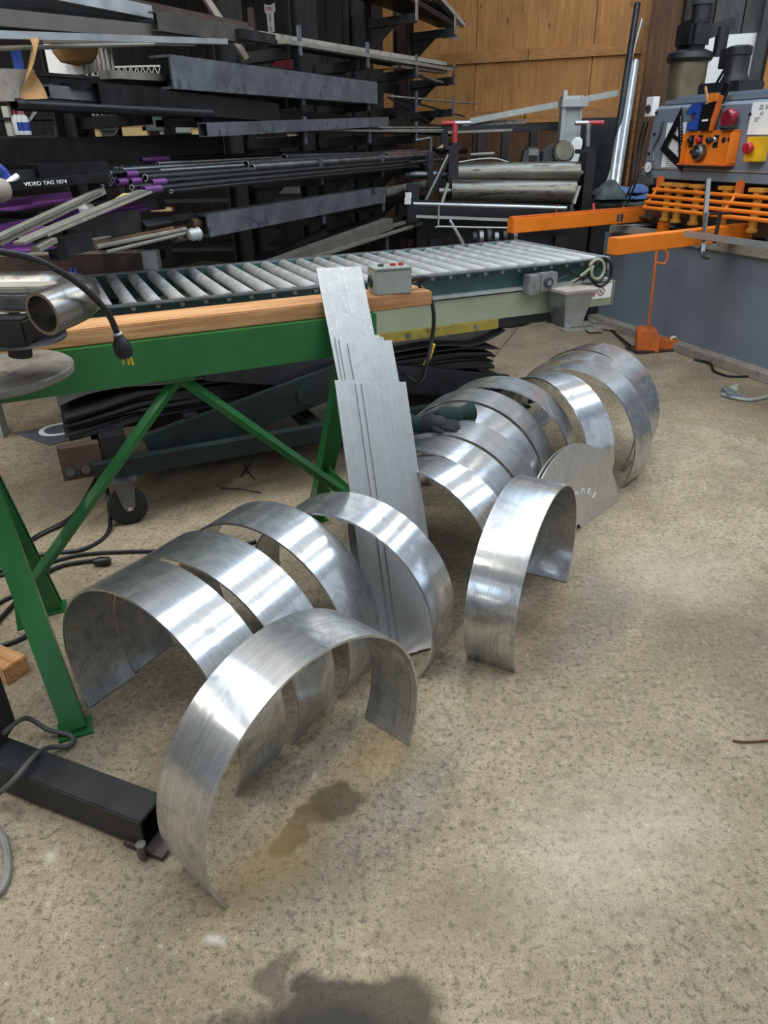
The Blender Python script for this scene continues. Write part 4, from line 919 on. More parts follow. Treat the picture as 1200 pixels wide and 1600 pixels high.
# ---- row at 1.29 : pipes
G4 = 'pipes bundled on the fifth rack row'
pur = lambda a, b, r, L: None
def pipe(x, y, rpx, s1, u, mat, purple=0, t=.004, tilt=0.0, label='thin black steel pipe with open end in the bundle on the fifth row', zf=None):
    a = Rp(x, y, u); d = (a-CO).dot(_fw); r = rpx*d/FPX
    q = a - RK0; s0 = q.dot(BV); b = a + BV*(s1-s0) + V((0, 0, tilt))
    o = MB().cyl(a, b, r, 16, max(r-t, r*.6)).build('steel_pipe', mat, M=Matrix.Translation(a))
    tag(o, label, 'pipe', G4)
    e_ = (b-a).normalized(); MB().cyl(a-e_*.0015, a+e_*.001, r*1.01, 16, max(r-t, r*.6)*.98).build('cut_rim', LGREY if not purple else PURPLE, o)
    if purple:
        e = (b-a).normalized(); MB().cyl(a-e*.002, a+e*purple, r+.0012, 16, max(r-t, r*.6)-.0005).build('painted_end', PURPLE, o)
    return o
big = [(172, 271, 4.0), (179, 276, 3.5), (176, 282, 3.5), (173, 287, 3.5), (181, 264, 3.5), (190, 262, 3.6), (160, 291, 3.2), (187, 270, 3.3)]
for k, (x, y, r) in enumerate(big): pipe(x, y, r, 1.6+.1*(k % 3), .02-.02*k, BLKST)
pipe(184, 285, 5, 1.5, .05, BLKST, .05, label='pipe with a purple mouth low in the front of the bundle')
pipe(196, 273, 5.5, 1.8, .03, BLKST, .07, label='thick pipe with a purple painted end in the middle of the bundle')
pipe(204, 284, 5, 1.7, .06, BLKST, .06, label='pipe with a dark purple end beside the thick purple ended pipe')
pipe(237, 286, 5.2, 1.5, .10, BLKST, .09, label='pipe with a bright purple painted collar at the right of the bundle')
pipe(225, 297, 5.2, 1.3, .13, BLKST, .11, label='lowest pipe with a bright purple painted end, nearest the front')
pipe(221, 250, 3.6, 1.2, -.15, BLKST, .2, label='pipe with a long purple end lying on top of the bundle')
pipe(227, 278, 5.5, 1.9, .08, DARKST, label='dark pipe with a wide open mouth in the middle of the bundle')
pipe(192, 266, 4, 2.0, -.02, STEEL, label='bright pipe running along the top of the bundle', tilt=.02)
pipe(250, 268, 4.6, 1.8, .03, STEEL, label='bright grey pipe starting mid bundle behind the dark mouth')
pipe(206, 293, 4.5, 1.2, .10, BLKST, label='black pipe hidden low between two purple ended pipes')
pipe(247, 256, 3.2, .9, -.05, STEEL, label='small pipe with a pale cut rim above the bundle')
pipe(267, 291, 3.2, 1.3, .13, STEEL, label='thin pipe end at the right of the purple ends, upper')
pipe(267, 299, 3.2, 1.6, .15, BLKST, label='thin pipe end at the right of the purple ends, lower')
pipe(311, 287, 3.2, 1.6, .12, BLKST, .03, label='thin pipe with a tiny purple rim at its mouth')
pipe(384, 257, 6, 1.0, .04, DARKST, label='wide rusty pipe mouth in the middle of the fifth row')
pipe(394, 262, 5.4, 2.0, .08, STEEL, label='bright pipe mouth beside the wide rusty pipe')
pipe(444, 247, 5.8, 2.35, -.02, DARKST, label='wide black pipe along the back of the fifth row', tilt=-.02)
pipe(463, 262, 4.2, 2.2, .07, DARKST, label='black pipe mouth between the end stops', tilt=.015)
pipe(470, 269, 3.4, 3.0, .09, STEEL, label='long thin grey pipe along the front stops of the fifth row', tilt=.0)
pipe(604, 243, 4.2, 3.2, .03, BROWNST, label='brownish pipe starting at the second end stop')
for k in range(7): pipe(278+6*k, 272+(k*5) % 21, 2.2, 1.9, .02+.012*k, DARKST, label='slim dark rod running inside the pipe bundle', t=.002)
stock('rod', (134, 247), (250, 239), -.15, -.25, .055, .05, paint('grey_round_bar', '5b5a57', .55, .4), 'round_bar', 'thick grey round bar with a sawn end above the pipes', 'round bar', G4)
stock('rod', (170, 236), (330, 236), -.4, -.4, .035, .05, BLKST, 'round_bar', 'dark round bar with a pale end on the rear of the row', 'round bar', G4)
stock('bar', (76, 256), (135, 251), -.1, -.15, .03, .075, DARKST, 'flat_bar', 'dark grey flat bar on edge beside the thick round bar', 'metal bar', G4)
for k, (p, q, w, h, u, mt, lb) in enumerate((
 ((35, 262), (76, 258), .06, .02, -.02, BLKST, 'short black bar at the left end of the pipe row'),
 ((37, 270), (160, 262), .05, .05, .02, BLKST, 'black square bar below the grey flat on edge'),
 ((22, 278), (60, 275), .05, .05, .04, DARKST, 'short dark tube at the left end of the row'),
 ((56, 276), (165, 268), .04, .08, .06, BLKST, 'wide black bar left of the pipe bundle'),
 ((100, 281), (170, 274), .03, .02, .1, DARKST, 'thin dark bar leading into the pipe bundle'),
 ((12, 291), (165, 277), .04, .03, .12, BLKST, 'black tube with white handwriting on its side'))):
    o = stock('bar', p, q, u, u, w, h, mt, 'steel_bar', lb, 'metal bar', G4)
    if k == 5:
        a = Rp(72, 286, .145); FR[o] = Matrix.Translation(o.location); text('handwriting', 'VIDEO TAG 1074', .018, facing(a, BU, (0, 0, 1)), PAPER, o, sx=1.5)
# ---- pale flats sloping down to the left in front of the rack
G5 = 'flat bars sloping down at the left'
for k, (p, q, w, h, u0, u1, mt, lb) in enumerate((
 ((-5, 372), (158, 296), .03, .012, .35, .12, PALE, 'upper of the two long pale bars sloping at far left'),
 ((-5, 380), (160, 300), .03, .014, .33, .10, DUST, 'dusty long bar right under the upper pale sloping bar'),
 ((30, 380), (215, 300), .04, .008, .45, .15, PALE, 'top flat bar of the stepped sloping pile'),
 ((40, 374), (222, 298), .05, .008, .42, .13, PALE, 'second flat bar of the stepped sloping pile'),
 ((62, 368), (228, 300), .06, .008, .40, .12, DUST, 'third flat bar of the stepped sloping pile'),
 ((55, 390), (82, 375), .035, .016, .45, .42, PALE, 'short pale bar end under the stepped sloping pile'),
 ((165, 325), (198, 304), .03, .01, .2, .15, CARTON, 'narrow yellowish strip beside the sloping pile'))):
    stock('bar', p, q, u0, u1, w, h, mt, 'flat_bar', lb, 'metal bar', G5)
# ---- row at 1.055
G6 = 'stock on the sixth rack row'
m = MB(); p0_, p1_ = Rp(312, 353, .08), Rp(593, 304, .08); m.chan(p0_, p1_, .10, .105, .01, flip=1); ch6 = one(m, 'steel_channel', MILL, 'blue grey steel channel with sawn end on the lower rack row', 'steel channel', G6)
FR[ch6] = Matrix.Translation(ch6.location); text('chalk_mark', 'DS', .06, facing(Rp(583, 300, .132), BU), INK, ch6)
stock('pipe', (598, 301), (668, 287), .05, .0, .07, .07, PALE, 'steel_pipe', 'pale pipe lying past the lower channel', 'pipe', G6)
for k, (p, q, w, u, mt, lb) in enumerate((
 ((296, 350), (330, 345), .055, .07, RUSTY, 'rusty round bar end beside the lower blue grey channel'),
 ((258, 353), (296, 349), .05, .05, RUSTY, 'rusty round bar just behind the sawn round end'),
 ((272, 372), (310, 364), .045, .12, BROWNST, 'brown round bar with a flat sawn end, lowest of the rusty rods'),
 ((137, 371), (222, 352), .016, .08, RUSTY, 'thin rusty rod, topmost of the loose bundle'),
 ((141, 376), (250, 352), .016, .10, DUST, 'thin grey rod second in the loose bundle'),
 ((143, 382), (270, 356), .016, .12, RUSTY, 'thin rusty rod third in the loose bundle'),
 ((150, 386), (290, 358), .02, .14, DUST, 'grey rod fourth in the loose bundle'),
 ((166, 394), (300, 362), .016, .16, PALE, 'pale thin rod at the bottom of the loose bundle'),
 ((232, 348), (300, 342), .02, .0, RUSTY, 'short rusty rod behind the square bar end'))):
    stock('rod', p, q, u, u-.03, w, w, mt, 'steel_rod', lb, 'metal rod', G6)
m = MB(); m.bar(Rp(222, 354, .1), Rp(300, 340, .05), .035, .035, up=BU+V((0, 0, 1))); one(m, 'square_bar', DARKST, 'dark square bar set on its corner among the rusty rods', 'metal bar', G6)
wr = Rp(303, 366, .16); m = MB(); 
m.lathe([(.008, -.035), (.022, -.03), (.030, -.01), (.026, .012), (.032, .025), (.018, .04)], wr, BV*.8+BU*.3, 14); one(m, 'plastic_wrap', LGREY, 'white plastic wrap crumpled round the end of a bar', 'plastic wrap')
for k, (p, q, w, h, u, mt, lb) in enumerate((
 ((102, 366), (215, 345), .04, .09, .08, DARKST, 'dark grey flat on edge left of the rusty rods'),
 ((93, 386), (138, 376), .05, .07, .14, DARKST, 'dark box tube end low at the left of the rods'),
 ((82, 392), (96, 388), .05, .07, .18, BLKST, 'small black box tube end beside the dark box tube'))):
    stock('rt', p, q, u, u, w, h, mt, 'box_tube', lb, 'box tube', G6)
stock('bar', (-10, 400), (600, 262), -.3, -.3, .05, .03, BLKST, 'long_bar', 'long black bar crossing behind the lower left stock', 'metal bar', G6) if False else None
# ---- row at .76
G7 = 'stock on the lowest rack row'
stock('rt', (408, 424), (606, 349), .12, .10, .09, .075, paint('brown_grey_tube', '6a655c', .6, .4, var=.2), 'box_tube', 'long brown grey box tube on the lowest rack arms', 'box tube', G7)
for k, (p, q, w, h, u, mt, lb) in enumerate((
 ((395, 418), (506, 364), .05, .05, .02, BLKST, 'black bar behind the long brown grey tube'),
 ((430, 400), (592, 342), .06, .06, -.08, DARKST, 'dark angle at the back of the lowest row'),
 ((480, 406), (662, 348), .02, .02, .17, PALE, 'thin pale bar along the front of the lowest row'),
 ((600, 348), (650, 335), .08, .03, .05, DARKST, 'dark flat beyond the long brown grey tube'),
 ((602, 356), (655, 340), .05, .02, .1, PALE, 'pale strip beyond the long brown grey tube'),
 ((590, 408), (670, 388), .08, .08, .1, DARKST, 'dark thick bar end low behind the conveyor'))):
    stock('bar', p, q, u, u, w, h, mt, 'steel_bar', lb, 'metal bar', G7)

# ================================================================ SHELVES BEHIND / LEFT OF THE RACK
UB = -1.15
def Sp(x, y, u=UB): return Yp(x, y, (6.7 if x < 400 else 7.5) + (u-UB)*-.6)
XU = V((1, 0, 0)); YU = V((0, -1, 0)); I3 = Matrix.Identity(3)
R3 = rotz(math.atan2(BU.y, BU.x))
sv = thing('storage_shelf', 'dark shelving with cream wire edges behind the bar stock', 'shelf', V((-2.4, 6.9, 0)))
zs1 = Sp(150, 219)[2]; zs0 = Sp(60, 213)[2]; zt = Sp(170, 105)[2]; zt2 = Sp(150, 172)[2]
MB().box(V((-2.35, 6.9, zs1-.015)), (3.6, .42, .03)).build('shelf_board', BLACK, sv); MB().box(V((-2.35, 6.9, .62)), (3.6, .42, .03)).build('shelf_board', BLACK, sv); MB().box(V((-2.35, 6.9, 1.02)), (3.6, .42, .03)).build('shelf_board', BLACK, sv)
a, b = Sp(92, 107), Sp(250, 103); MB().bar(a, b, .02, .012).build('wire_edge', CREAM, sv); MB().bar(a-V((0, 0, .06)), b-V((0, 0, .06)), .02, .012).build('wire_edge', CREAM, sv)
mw = MB(); nq = 34
for k in range(nq): mw.cyl(a.lerp(b, k/nq)-V((0, 0, .06*(k % 2))), a.lerp(b, (k+1)/nq)-V((0, 0, .06*((k+1) % 2))), .004, 5)
mw.build('wire_truss', CREAM, sv, kind='stuff')
a, b = Sp(105, 171), Sp(225, 173); MB().bar(a, b, .02, .012).build('wire_edge', CREAM, sv)
mw = MB()
for k in range(nq): mw.cyl(a.lerp(b, k/nq)-V((0, 0, .04*(k % 2))), a.lerp(b, (k+1)/nq)-V((0, 0, .04*((k+1) % 2))), .004, 5)
mw.build('wire_truss', CREAM, sv, kind='stuff')
MB().box(V((-2.35, 6.9, zt-.08)), (3.6, .4, .02)).build('shelf_board', BLACK, sv); MB().box(V((-2.35, 6.9, zt2-.05)), (3.6, .4, .02)).build('shelf_board', BLACK, sv)
for s in (-4.1, -2.3, -.6): MB().box(V((s, 7.05, 1.15)), (.05, .04, 2.3)).build('shelf_post', BLACK, sv)
def on(px, py0, u=UB, z=None):   # base point on the shelf board
    p = Sp(px, py0, u); return V((p.x, p.y, zs1 if z is None else z))
# bottles
for k, (px, cap, col, lb) in enumerate(((30, REDD, WHITE, 'white squeeze bottle with red cap, leftmost of three on the rear shelf'), (36, REDD, BLUE, 'white and blue bottle with red cap, middle of three on the rear shelf'), (43, REDD, BLUE, 'white and blue bottle with red cap, rightmost of three on the rear shelf'))):
    b = on(px, 211, -.9, Sp(px, 211, -.9).z); bo = thing('squeeze_bottle', lb, 'bottle', b, 0, 'bottles on the rear shelf')
    MB().lathe([(.032, 0), (.036, .01), (.036, .10), (.028, .13), (.012, .145)], b, (0, 0, 1), 16).build('body', WHITE, bo); MB().cyl(b+V((0, 0, .145)), b+V((0, 0, .185)), .013, 12, None, .006).build('cap', cap, bo)
    if k: MB().lathe([(.0365, .03), (.0368, .035), (.0368, .085), (.0365, .09)], b, (0, 0, 1), 16).build('label_band', BLUE, bo)
bz = Sp(36, 212, -.9).z
one(MB().box(V((*on(30, 212, -.9, 0).xy, bz-.012)), (.75, .25, .02)), 'shelf_plank', BLACK, 'short black plank carrying the three bottles', 'shelf')
for k, (x0, x1, y0, y1, mt, nm, lb, ct, d) in enumerate((
 (114, 158, 202, 221, CARTON, 'carton', 'tan carton on the rear shelf left of the black fan', 'box', .2),
 (115, 137, 213, 222, CARD, 'carton', 'small brown open carton in front of the tan carton', 'box', .1),
 (192, 228, 196, 214, CARTON, 'carton', 'pale cardboard box leaning on the rear shelf', 'box', .15),
 (160, 180, 178, 214, BLK2, 'fan_heater', 'black drum fan between the cartons on the shelf', 'fan', .15),
 (222, 250, 168, 205, paint('green_grey_cabinet', '4c5553', .5, var=.1), 'small_cabinet', 'grey green cabinet with a black handle behind the stock', 'cabinet', .2),
 (255, 280, 170, 180, LGREY, 'grey_case', 'grey case on the shelf above the jutting tubes', 'case', .1),
 (275, 300, 196, 208, GREY, 'parts_bin', 'grey parts bin half hidden behind box tubes', 'bin', .12),
 (300, 312, 200, 214, CARTON, 'carton', 'small tan box right beside the parts bin', 'box', .1),
 (348, 357, 208, 228, PAPER, 'carton', 'narrow white box under the jutting box tube', 'box', .1),
 (195, 215, 214, 219, PAPER, 'paper_pad', 'pale paper pad at the shelf edge under the box', 'paper', .1),
 (215, 245, 214, 219, WHITE, 'paper_pad', 'white paper roll at the shelf edge', 'paper', .1),
 (450, 480, 208, 224, PAPER, 'carton', 'white striped carton seen through the rack posts', 'box', .15),
 (436, 446, 213, 224, LGREY, 'grey_case', 'small grey case beside the striped carton behind the rack', 'case', .1),
 (555, 577, 205, 222, PAPER, 'carton', 'white carton seen between the far rack posts', 'box', .15),
 (222, 240, 315, 330, PAPER, 'paper_stack', 'stack of white paper in the dark lower shelf', 'paper', .15),
 (235, 268, 324, 331, CARTON, 'kraft_roll', 'tan paper roll lying on the dark lower shelf', 'paper roll', .1),
 (430, 471, 278, 303, GREY, 'grey_cabinet', 'pale grey panel seen through the rack brackets', 'panel', .03),
 (481, 506, 272, 298, GREY, 'grey_cabinet', 'smaller grey panel right of the pale one behind brackets', 'panel', .03),
 (390, 407, 301, 309, CARTON, 'spring_clip', 'small pale metal clip on the dark lower shelf', 'clip', .04))):
    p = Sp(x0, y1); q = Sp(x1, y0); c = (p+q)/2; L = abs(q.x-p.x); hh = abs(q.z-p.z)
    o = one(MB().box(c - YU*(d/2), (max(L, .03), d, max(hh, .015))), nm, mt, lb, ct, bevel=.004); FR[o] = Matrix.Translation(o.location)
    if nm == 'fan_heater':
        cc = c + YU*.005; MB().cyl(cc, cc+YU*.02, .085, 20, .07).build('grille_ring', DGREY, o)
        for r_ in (-.03, 0, .03): MB().bar(cc+YU*.015+XU*-.07+V((0, 0, r_)), cc+YU*.015+XU*.07+V((0, 0, r_)), .006, .006).build('grille_bar', DGREY, o)
    if nm == 'small_cabinet': MB().bar(c+YU*.008+XU*-.06+V((0, 0, -.05)), c+YU*.008+XU*-.06+V((0, 0, .08)), .015, .015).build('handle', BLK2, o)
    if nm == 'carton': MB().box(c + YU*.001+V((0, 0, hh*.5-.004)), (max(L, .03)*1.02, .006, .012)).build('flap_edge', CARD, o)
    if nm == 'grey_cabinet': MB().box(c+YU*.002, (L*.9, .004, .006)).build('crease', LGREY, o)
# leaning poles and hanging dark sacks behind the shelf
for k, (x0, y0, x1, y1, w, mt, lb) in enumerate(((8, 166, 22, 225, .05, CREAM, 'cream pole leaning at the left of the bottles'), (32, 168, 40, 200, .03, LGREY, 'grey pole leaning above the bottles'), (146, 178, 153, 206, .025, LGREY, 'thin chrome tube leaning by the black fan'), (208, 172, 212, 200, .04, LGREY, 'white post above the cardboard box'), (199, 178, 203, 196, .02, LGREY, 'thin grey tube left of the white post'), (248, 172, 254, 210, .035, GALV, 'galvanised post right of the grey green cabinet'))):
    one(MB().bar(Sp(x1, y1, UB-.1), Sp(x0, y0, UB-.1), w, w), 'leaning_pole', mt, lb, 'pole')
P = [Sp(85, 172, -.95), Sp(105, 172, -.95), Sp(113, 222, -.95), Sp(86, 222, -.95)]
one(MB().prism(P, YU*-.1), 'hanging_sack', TARP, 'dark hanging canvas sack between bottles and cartons', 'sack')
P = [Sp(55, 168, -.95), Sp(62, 170, -.95), Sp(46, 192, -.95), Sp(44, 188, -.95)]
one(MB().prism(P, YU*-.02), 'curved_blade', GALV, 'curved pale blade hanging right of the bottles', 'blade')
# brown paper, stacked sheets, ties
ck = one(MB().sheet(lambda a, b: Rp(46+10*a-6*b+ (14*a)*(b*b), 60+95*b, .08) + BU*(.03*math.sin(5*b+3*a)), 10, 14, BU*.004), 'kraft_paper', CARD, 'crumpled brown kraft paper hanging over the upper left bars', 'paper')
bx = Rp(118, 83, -.3)
one(MB().lathe([(.0, 0.0), (.07, .015), (.095, .05), (.10, .08)], bx+V((0, 0, -.05)), (0, 0, 1), 20), 'paper_bowl', CARD, 'brown paper bag bottom bulging under the upper stock', 'paper')
for k in range(8):
    a = Rp(101+7*k, 98-1.0*k, -.42); one(MB().box(a+V((0, 0, .035)), (.2, .012, .17), R3), 'folded_sheet', PAPER, 'white folded sheet standing in a row above the wire shelf', 'paper', 'white sheets above the wire shelf')
a = Rp(28, 98, -.2); one(MB().path([Rp(24, 78, -.2), Rp(28, 95, -.2), Rp(31, 115, -.2)], .02, 8), 'blue_rag', BLUE, 'blue rag hanging beside the brown kraft paper', 'rag')
# ---- purple shelf lips with parts at far left
for k, (x0, y0, x1, y1, u, hpx, lb) in enumerate(((-10, 329, 50, 321, .0, 11, 'purple angle shelf lip at the left edge'), (46, 319, 112, 311, -.05, 10, 'purple angle shelf lip right of the left edge one'), (65, 348, 124, 338, .0, 11, 'purple shelf lip behind the sloping pale bars'), (-10, 368, 48, 355, .15, 12, 'purple shelf lip under the upper sloping bars'), (165, 336, 222, 326, -.05, 11, 'purple shelf lip ending beside the paper stack'), (5, 393, 52, 386, .25, 12, 'lowest purple shelf lip left of the stepped pile'))):
    a, b = Rp(x0, y0, u-.15), Rp(x1, y1, u-.15); h = hpx*((a-CO).length)/FPX*.93
    m = MB(); m.angle(a, b, .12, h, .006, fx=-1); one(m, 'purple_shelf_lip', PURPLE, lb, 'shelf', 'purple shelf lips')
    m = MB(); m.bar(a-BU*.25, b-BU*.25, .36, .012); one(m, 'shelf_tray', BLACK, 'black tray of the ' + lb, 'shelf', 'black trays')
for k, (x, y, u, mt, lb, ct) in enumerate(((98, 337, -.25, BLUE, 'small blue can on the purple shelf', 'can'), (106, 336, -.25, REDD, 'small red can on the purple shelf', 'can'), (129, 333, -.2, PAPER, 'crumpled white tissue on the purple shelf', 'tissue'), (140, 332, -.2, DUST, 'small grey fitting on the purple shelf', 'fitting'))):
    a = Rp(x, y, u); one(MB().lathe([(.02, -.03), (.03, -.028), (.032, .02), (.02, .035)], a, (0, 0, 1), 12), 'shelf_item', mt, lb, ct)
for k in range(5):
    a = Rp(112+9*k, 332-1.2*k, -.3); one(MB().cyl(a, a+BV*.02, .03, 14, .024), 'clamp_ring', STEEL, 'steel clamp ring standing in a row on the purple shelf', 'clamp', 'steel clamp rings')
one(MB().path([Rp(-6, 262, .1), Rp(3, 270, .1), Rp(10, 282, .1), Rp(22, 288, .1)], .022, 8), 'blue_strap', BLUE, 'bundled blue strap at the left edge below the black channel', 'strap')
one(MB().path([Rp(6, 292, .12), Rp(14, 284, .12), Rp(27, 275, .12)], .010, 8), 'white_hook', PAPER, 'white wire hook beside the blue strap', 'hook')
one(MB().lathe([(.01, -.03), (.035, -.025), (.042, 0), (.035, .025), (.01, .03)], Rp(-2, 297, .15), BV, 18), 'rope_coil', DUST, 'grey coil at the left edge below the blue strap', 'coil')
# ---- brown steel bench beam in front of the rack
bb = thing('steel_bench', 'brown steel bench rail with a grey end post behind the conveyor', 'bench', V((-2.2, 4.3, 0)))
q0, q1 = Zp(-20, 400, .97), Zp(222, 393, .97)
MB().rtube(q0-V((0, 0, .05)), q1-V((0, 0, .05)), .09, .10, .006).build('rail', BROWNST, bb); MB().bar(q0+V((0, 0, .003)), q1+V((0, 0, .003)), .092, .006).build('dust_strip', DUST, bb)
MB().bar(V((q1.x+.035, q1.y, .0)), V((q1.x+.035, q1.y, .975)), .07, .09).build('end_post', LGREY, bb); MB().bar(V((q0.x-.2, q0.y, 0)), V((q0.x-.2, q0.y, .9)), .07, .09).build('end_post', LGREY, bb)
dirq = (q1-q0).normalized(); MB().bar(q0-V((0, 0, .30)), q1-V((0, 0, .30)), .5, .02).build('lower_shelf', BLACK, bb)
one(MB().path([Zp(112, 430, .86), Zp(118, 424, .89), Zp(125, 427, .87), Zp(128, 433, .85)], lambda t: .03-.015*abs(t-.5), 8), 'blue_rag', BLUE, 'crumpled blue rag behind the first conveyor rollers', 'rag')
# fire sign and posts on the dark wall
fs = WL(-2.72, 2.72, .5)
fo = thing('fire_sign', 'white and red fire extinguisher sign shaped like an arrow', 'sign', WL(-2.72, 2.4, .5), math.atan2(BU.y, BU.x))
zA = Vp(422, 5, WL(0, 0, .5), BU); zB = Vp(424, 50, WL(0, 0, .5), BU); wd = (Vp(430, 12, WL(0, 0, .5), BU)-Vp(414, 12, WL(0, 0, .5), BU)).length; sx = zA.lerp(zB, .5)
HH = zA.z-zB.z; bs = V((zB.x, zB.y, zB.z)); FNX = -BV
P = [bs+BU*(wd*k)+V((0, 0, HH*h)) for k, h in ((-.30, 0), (.30, 0), (.34, .64), (.5, .72), (.5, 1.0), (.25, .96), (0, .93), (-.25, .96), (-.5, 1.0), (-.5, .72), (-.34, .64))]
MB().prism(P, BV*.006).build('sign_board', PAPER, fo)
text('sign_text', 'FIRE', HH*.2, facing(bs+V((0, 0, HH*.80))-BV*.002, FNX), REDD, fo, sx=.9)
for k, ch in enumerate('EXTING'):
    text('sign_text', ch, HH*.16, facing(bs+V((0, 0, HH*(.60-.115*k)))-BV*.002, FNX), REDD if k == 0 else INK, fo)
q = WL(-2.95, 0, .45)
one(MB().bar(WL(-3.0, 0, .5), WL(-3.0, 4.5, .5), .22, .12), 'wooden_post', POSTW, 'brown wooden post left of the fire sign', 'post')
one(MB().bar(Rp(394, 35, -1.6)-V((0, 0, .1)), Rp(394, 35, -1.6)+V((0, 0, .1)), .12, .05), 'red_box', BROWNST, 'reddish box on the wooden post', 'box')
c = Vp(437, 107, WL(0, 0, .6), BU); rb = one(MB().box(c, (.36, .1, .26), R3), 'red_cabinet', paint('dark_red_enamel', '7a1f2a', .6), 'red cabinet seen through the rack below the fire sign', 'cabinet'); FR[rb] = Matrix.Translation(rb.location)
MB().box(c-BV*.055+V((0, 0, .12)), (.36, .01, .03), R3).build('cabinet_edge', PAPER, rb)
for k, px in enumerate((552, 565)):
    a, b = Vp(px, 70, WL(0, 0, .1), BU), Vp(px, 35, WL(0, 0, .1), BU)
    one(MB().cyl(Vp(px, 72, WL(0, 0, .1), BU), Vp(px-1, 30, WL(0, 0, .1), BU), .012, 8), 'white_tube', PAPER, ('thin white tube on the dark boards, left of the pair', 'thin white tube on the dark boards, right of the pair')[k], 'tube')
# ================================================================ PLATE ROLLS (centre background)
pr = thing('plate_rolls', 'black plate bending rolls with two large steel rollers', 'machine', V((1.1, 6.7, 0)))
def PY(x, y, Y=6.5): return Yp(x, y, Y)
tr0, tr1 = PY(713, 272), PY(904, 271, 6.46); r = .089
MB().cyl(tr0, tr1, r, 32).build('upper_roll', BROLL, pr)
lr0, lr1 = PY(705, 299, 6.35), PY(898, 301, 6.32); MB().cyl(lr0, lr1, r, 32).build('lower_roll', BROLL, pr)
MB().cyl(tr0-V((.42, 0, 0)), tr0, .03, 16).build('roll_shaft', STEEL, pr); MB().cyl(tr1, tr1+V((.12, 0, 0)), .03, 16).build('roll_shaft', STEEL, pr); MB().cyl(lr0-V((.1, 0, 0)), lr0, .03, 16).build('roll_shaft', STEEL, pr)
def vpost(x, y0, y1, w, d, mat, nm, Y=6.5, bev=.004):
    a, b = PY(x, y0, Y), PY(x, y1, Y); return MB().box((a+b)/2, (w, d, abs(a.z-b.z))).build(nm, mat, pr, bevel=bev)
for x, t0, hx, hl, nm in ((706, 232, 712, 1, 'left'), (914, 238, 918, -1, 'right')):
    vpost(x, t0, 335, .08, .22, BLACK, 'end_frame'); vpost(x, t0-5, t0+2, .13, .16, BLACK, 'frame_cap')
    a = PY(x+4, t0-3); b = PY(x+5, 192)
    sc = MB().cyl(a, b, .022, 12).build('screw', RED if hl > 0 else GALV, pr); MB().cyl(a+V((.0, 0, -.02)), a+V((0, 0, .03)), .05, 14).build('screw_nut', BLACK, pr)
    c = b+V((0, 0, .0)); MB().cyl(c-V((.105, 0, 0)), c, .016, 10).build('tee_handle', RED if hl > 0 else GALV, sc); MB().cyl(c, c+V((.125, 0, 0)), .016, 10).build('tee_handle', BRIGHT if hl > 0 else RED, sc)
vpost(672, 238, 300, .05, .1, BLACK, 'outer_support'); MB().cyl(PY(673, 240), PY(674, 214), .012, 10).build('support_screw', STEEL, pr); MB().cyl(PY(650, 219), PY(674, 215), .008, 8).build('crank', STEEL, pr)
MB().bar(PY(702, 240, 6.40), PY(655, 335, 6.40), .03, .045).build('diagonal_brace', BLACK, pr); MB().bar(PY(700, 242, 6.38), PY(654, 336, 6.38), .012, .012).build('brace_edge', LGREY, pr)
MB().bar(PY(700, 286, 6.22), PY(690, 318, 6.22), .06, .02).build('pale_strap', OLIVE, pr); MB().bar(PY(905, 290, 6.22), PY(896, 318, 6.22), .05, .02).build('pale_strap', LGREY, pr)
a, b = PY(652, 326, 6.25), PY(885, 334, 6.20); MB().bar(a, b, .06, .13).build('front_apron', BLACK, pr)
MB().box(PY(775, 372, 6.60)+V((.02, .1, -.25)), (1.45, .6, .9)).build('base_frame', BLACK, pr)
for x in (690, 905): MB().box(V((PY(x, 350, 5.8).x, 6.38, .36)), (.10, .14, .72)).build('leg', BLACK, pr)
MB().cyl(PY(646, 318, 6.10), PY(885, 325, 6.10), .012, 10).build('guard_rail', BRIGHT, pr); MB().bar(PY(650, 338, 6.12), PY(800, 344, 6.12), .03, .02).build('guard_rail', LGREY, pr)
MB().path([PY(686, 320, 6.10), PY(685, 352, 6.10), PY(688, 354, 6.10), PY(795, 356, 6.08)], .007, 8, smooth=2).build('wire_guard', LGREY, pr); MB().cyl(PY(871, 320, 6.10), PY(868, 336, 6.10), .008, 8).build('wire_guard', RED, pr)
MB().box(PY(645, 318, 6.25), (.10, .12, .28)).build('switch_box', BLACK, pr, bevel=.005); MB().box(PY(638, 305, 6.18), (.05, .006, .04)).build('switch_label', PAPER, pr); MB().box(PY(637, 314, 6.18), (.05, .006, .05)).build('switch_label', PAPER, pr)
for k, x in enumerate((738, 748, 760, 772, 785, 800)): MB().cyl(PY(x, 373, 5.70), PY(x+6, 373, 5.70), .05+.012*(k % 3), 14).build('gear', STEEL if k % 2 else DARKST, pr)
MB().path([PY(703, 345, 6.20), PY(712, 360, 6.15), PY(722, 378, 6.15), PY(728, 396, 6.15)], .014, 8).build('hose', LGREY, pr)
MB().path([PY(716, 254, 6.60), PY(745, 249, 6.65), PY(775, 248, 6.65), PY(800, 256, 6.60)], .006, 8).build('cable', LGREY, pr)
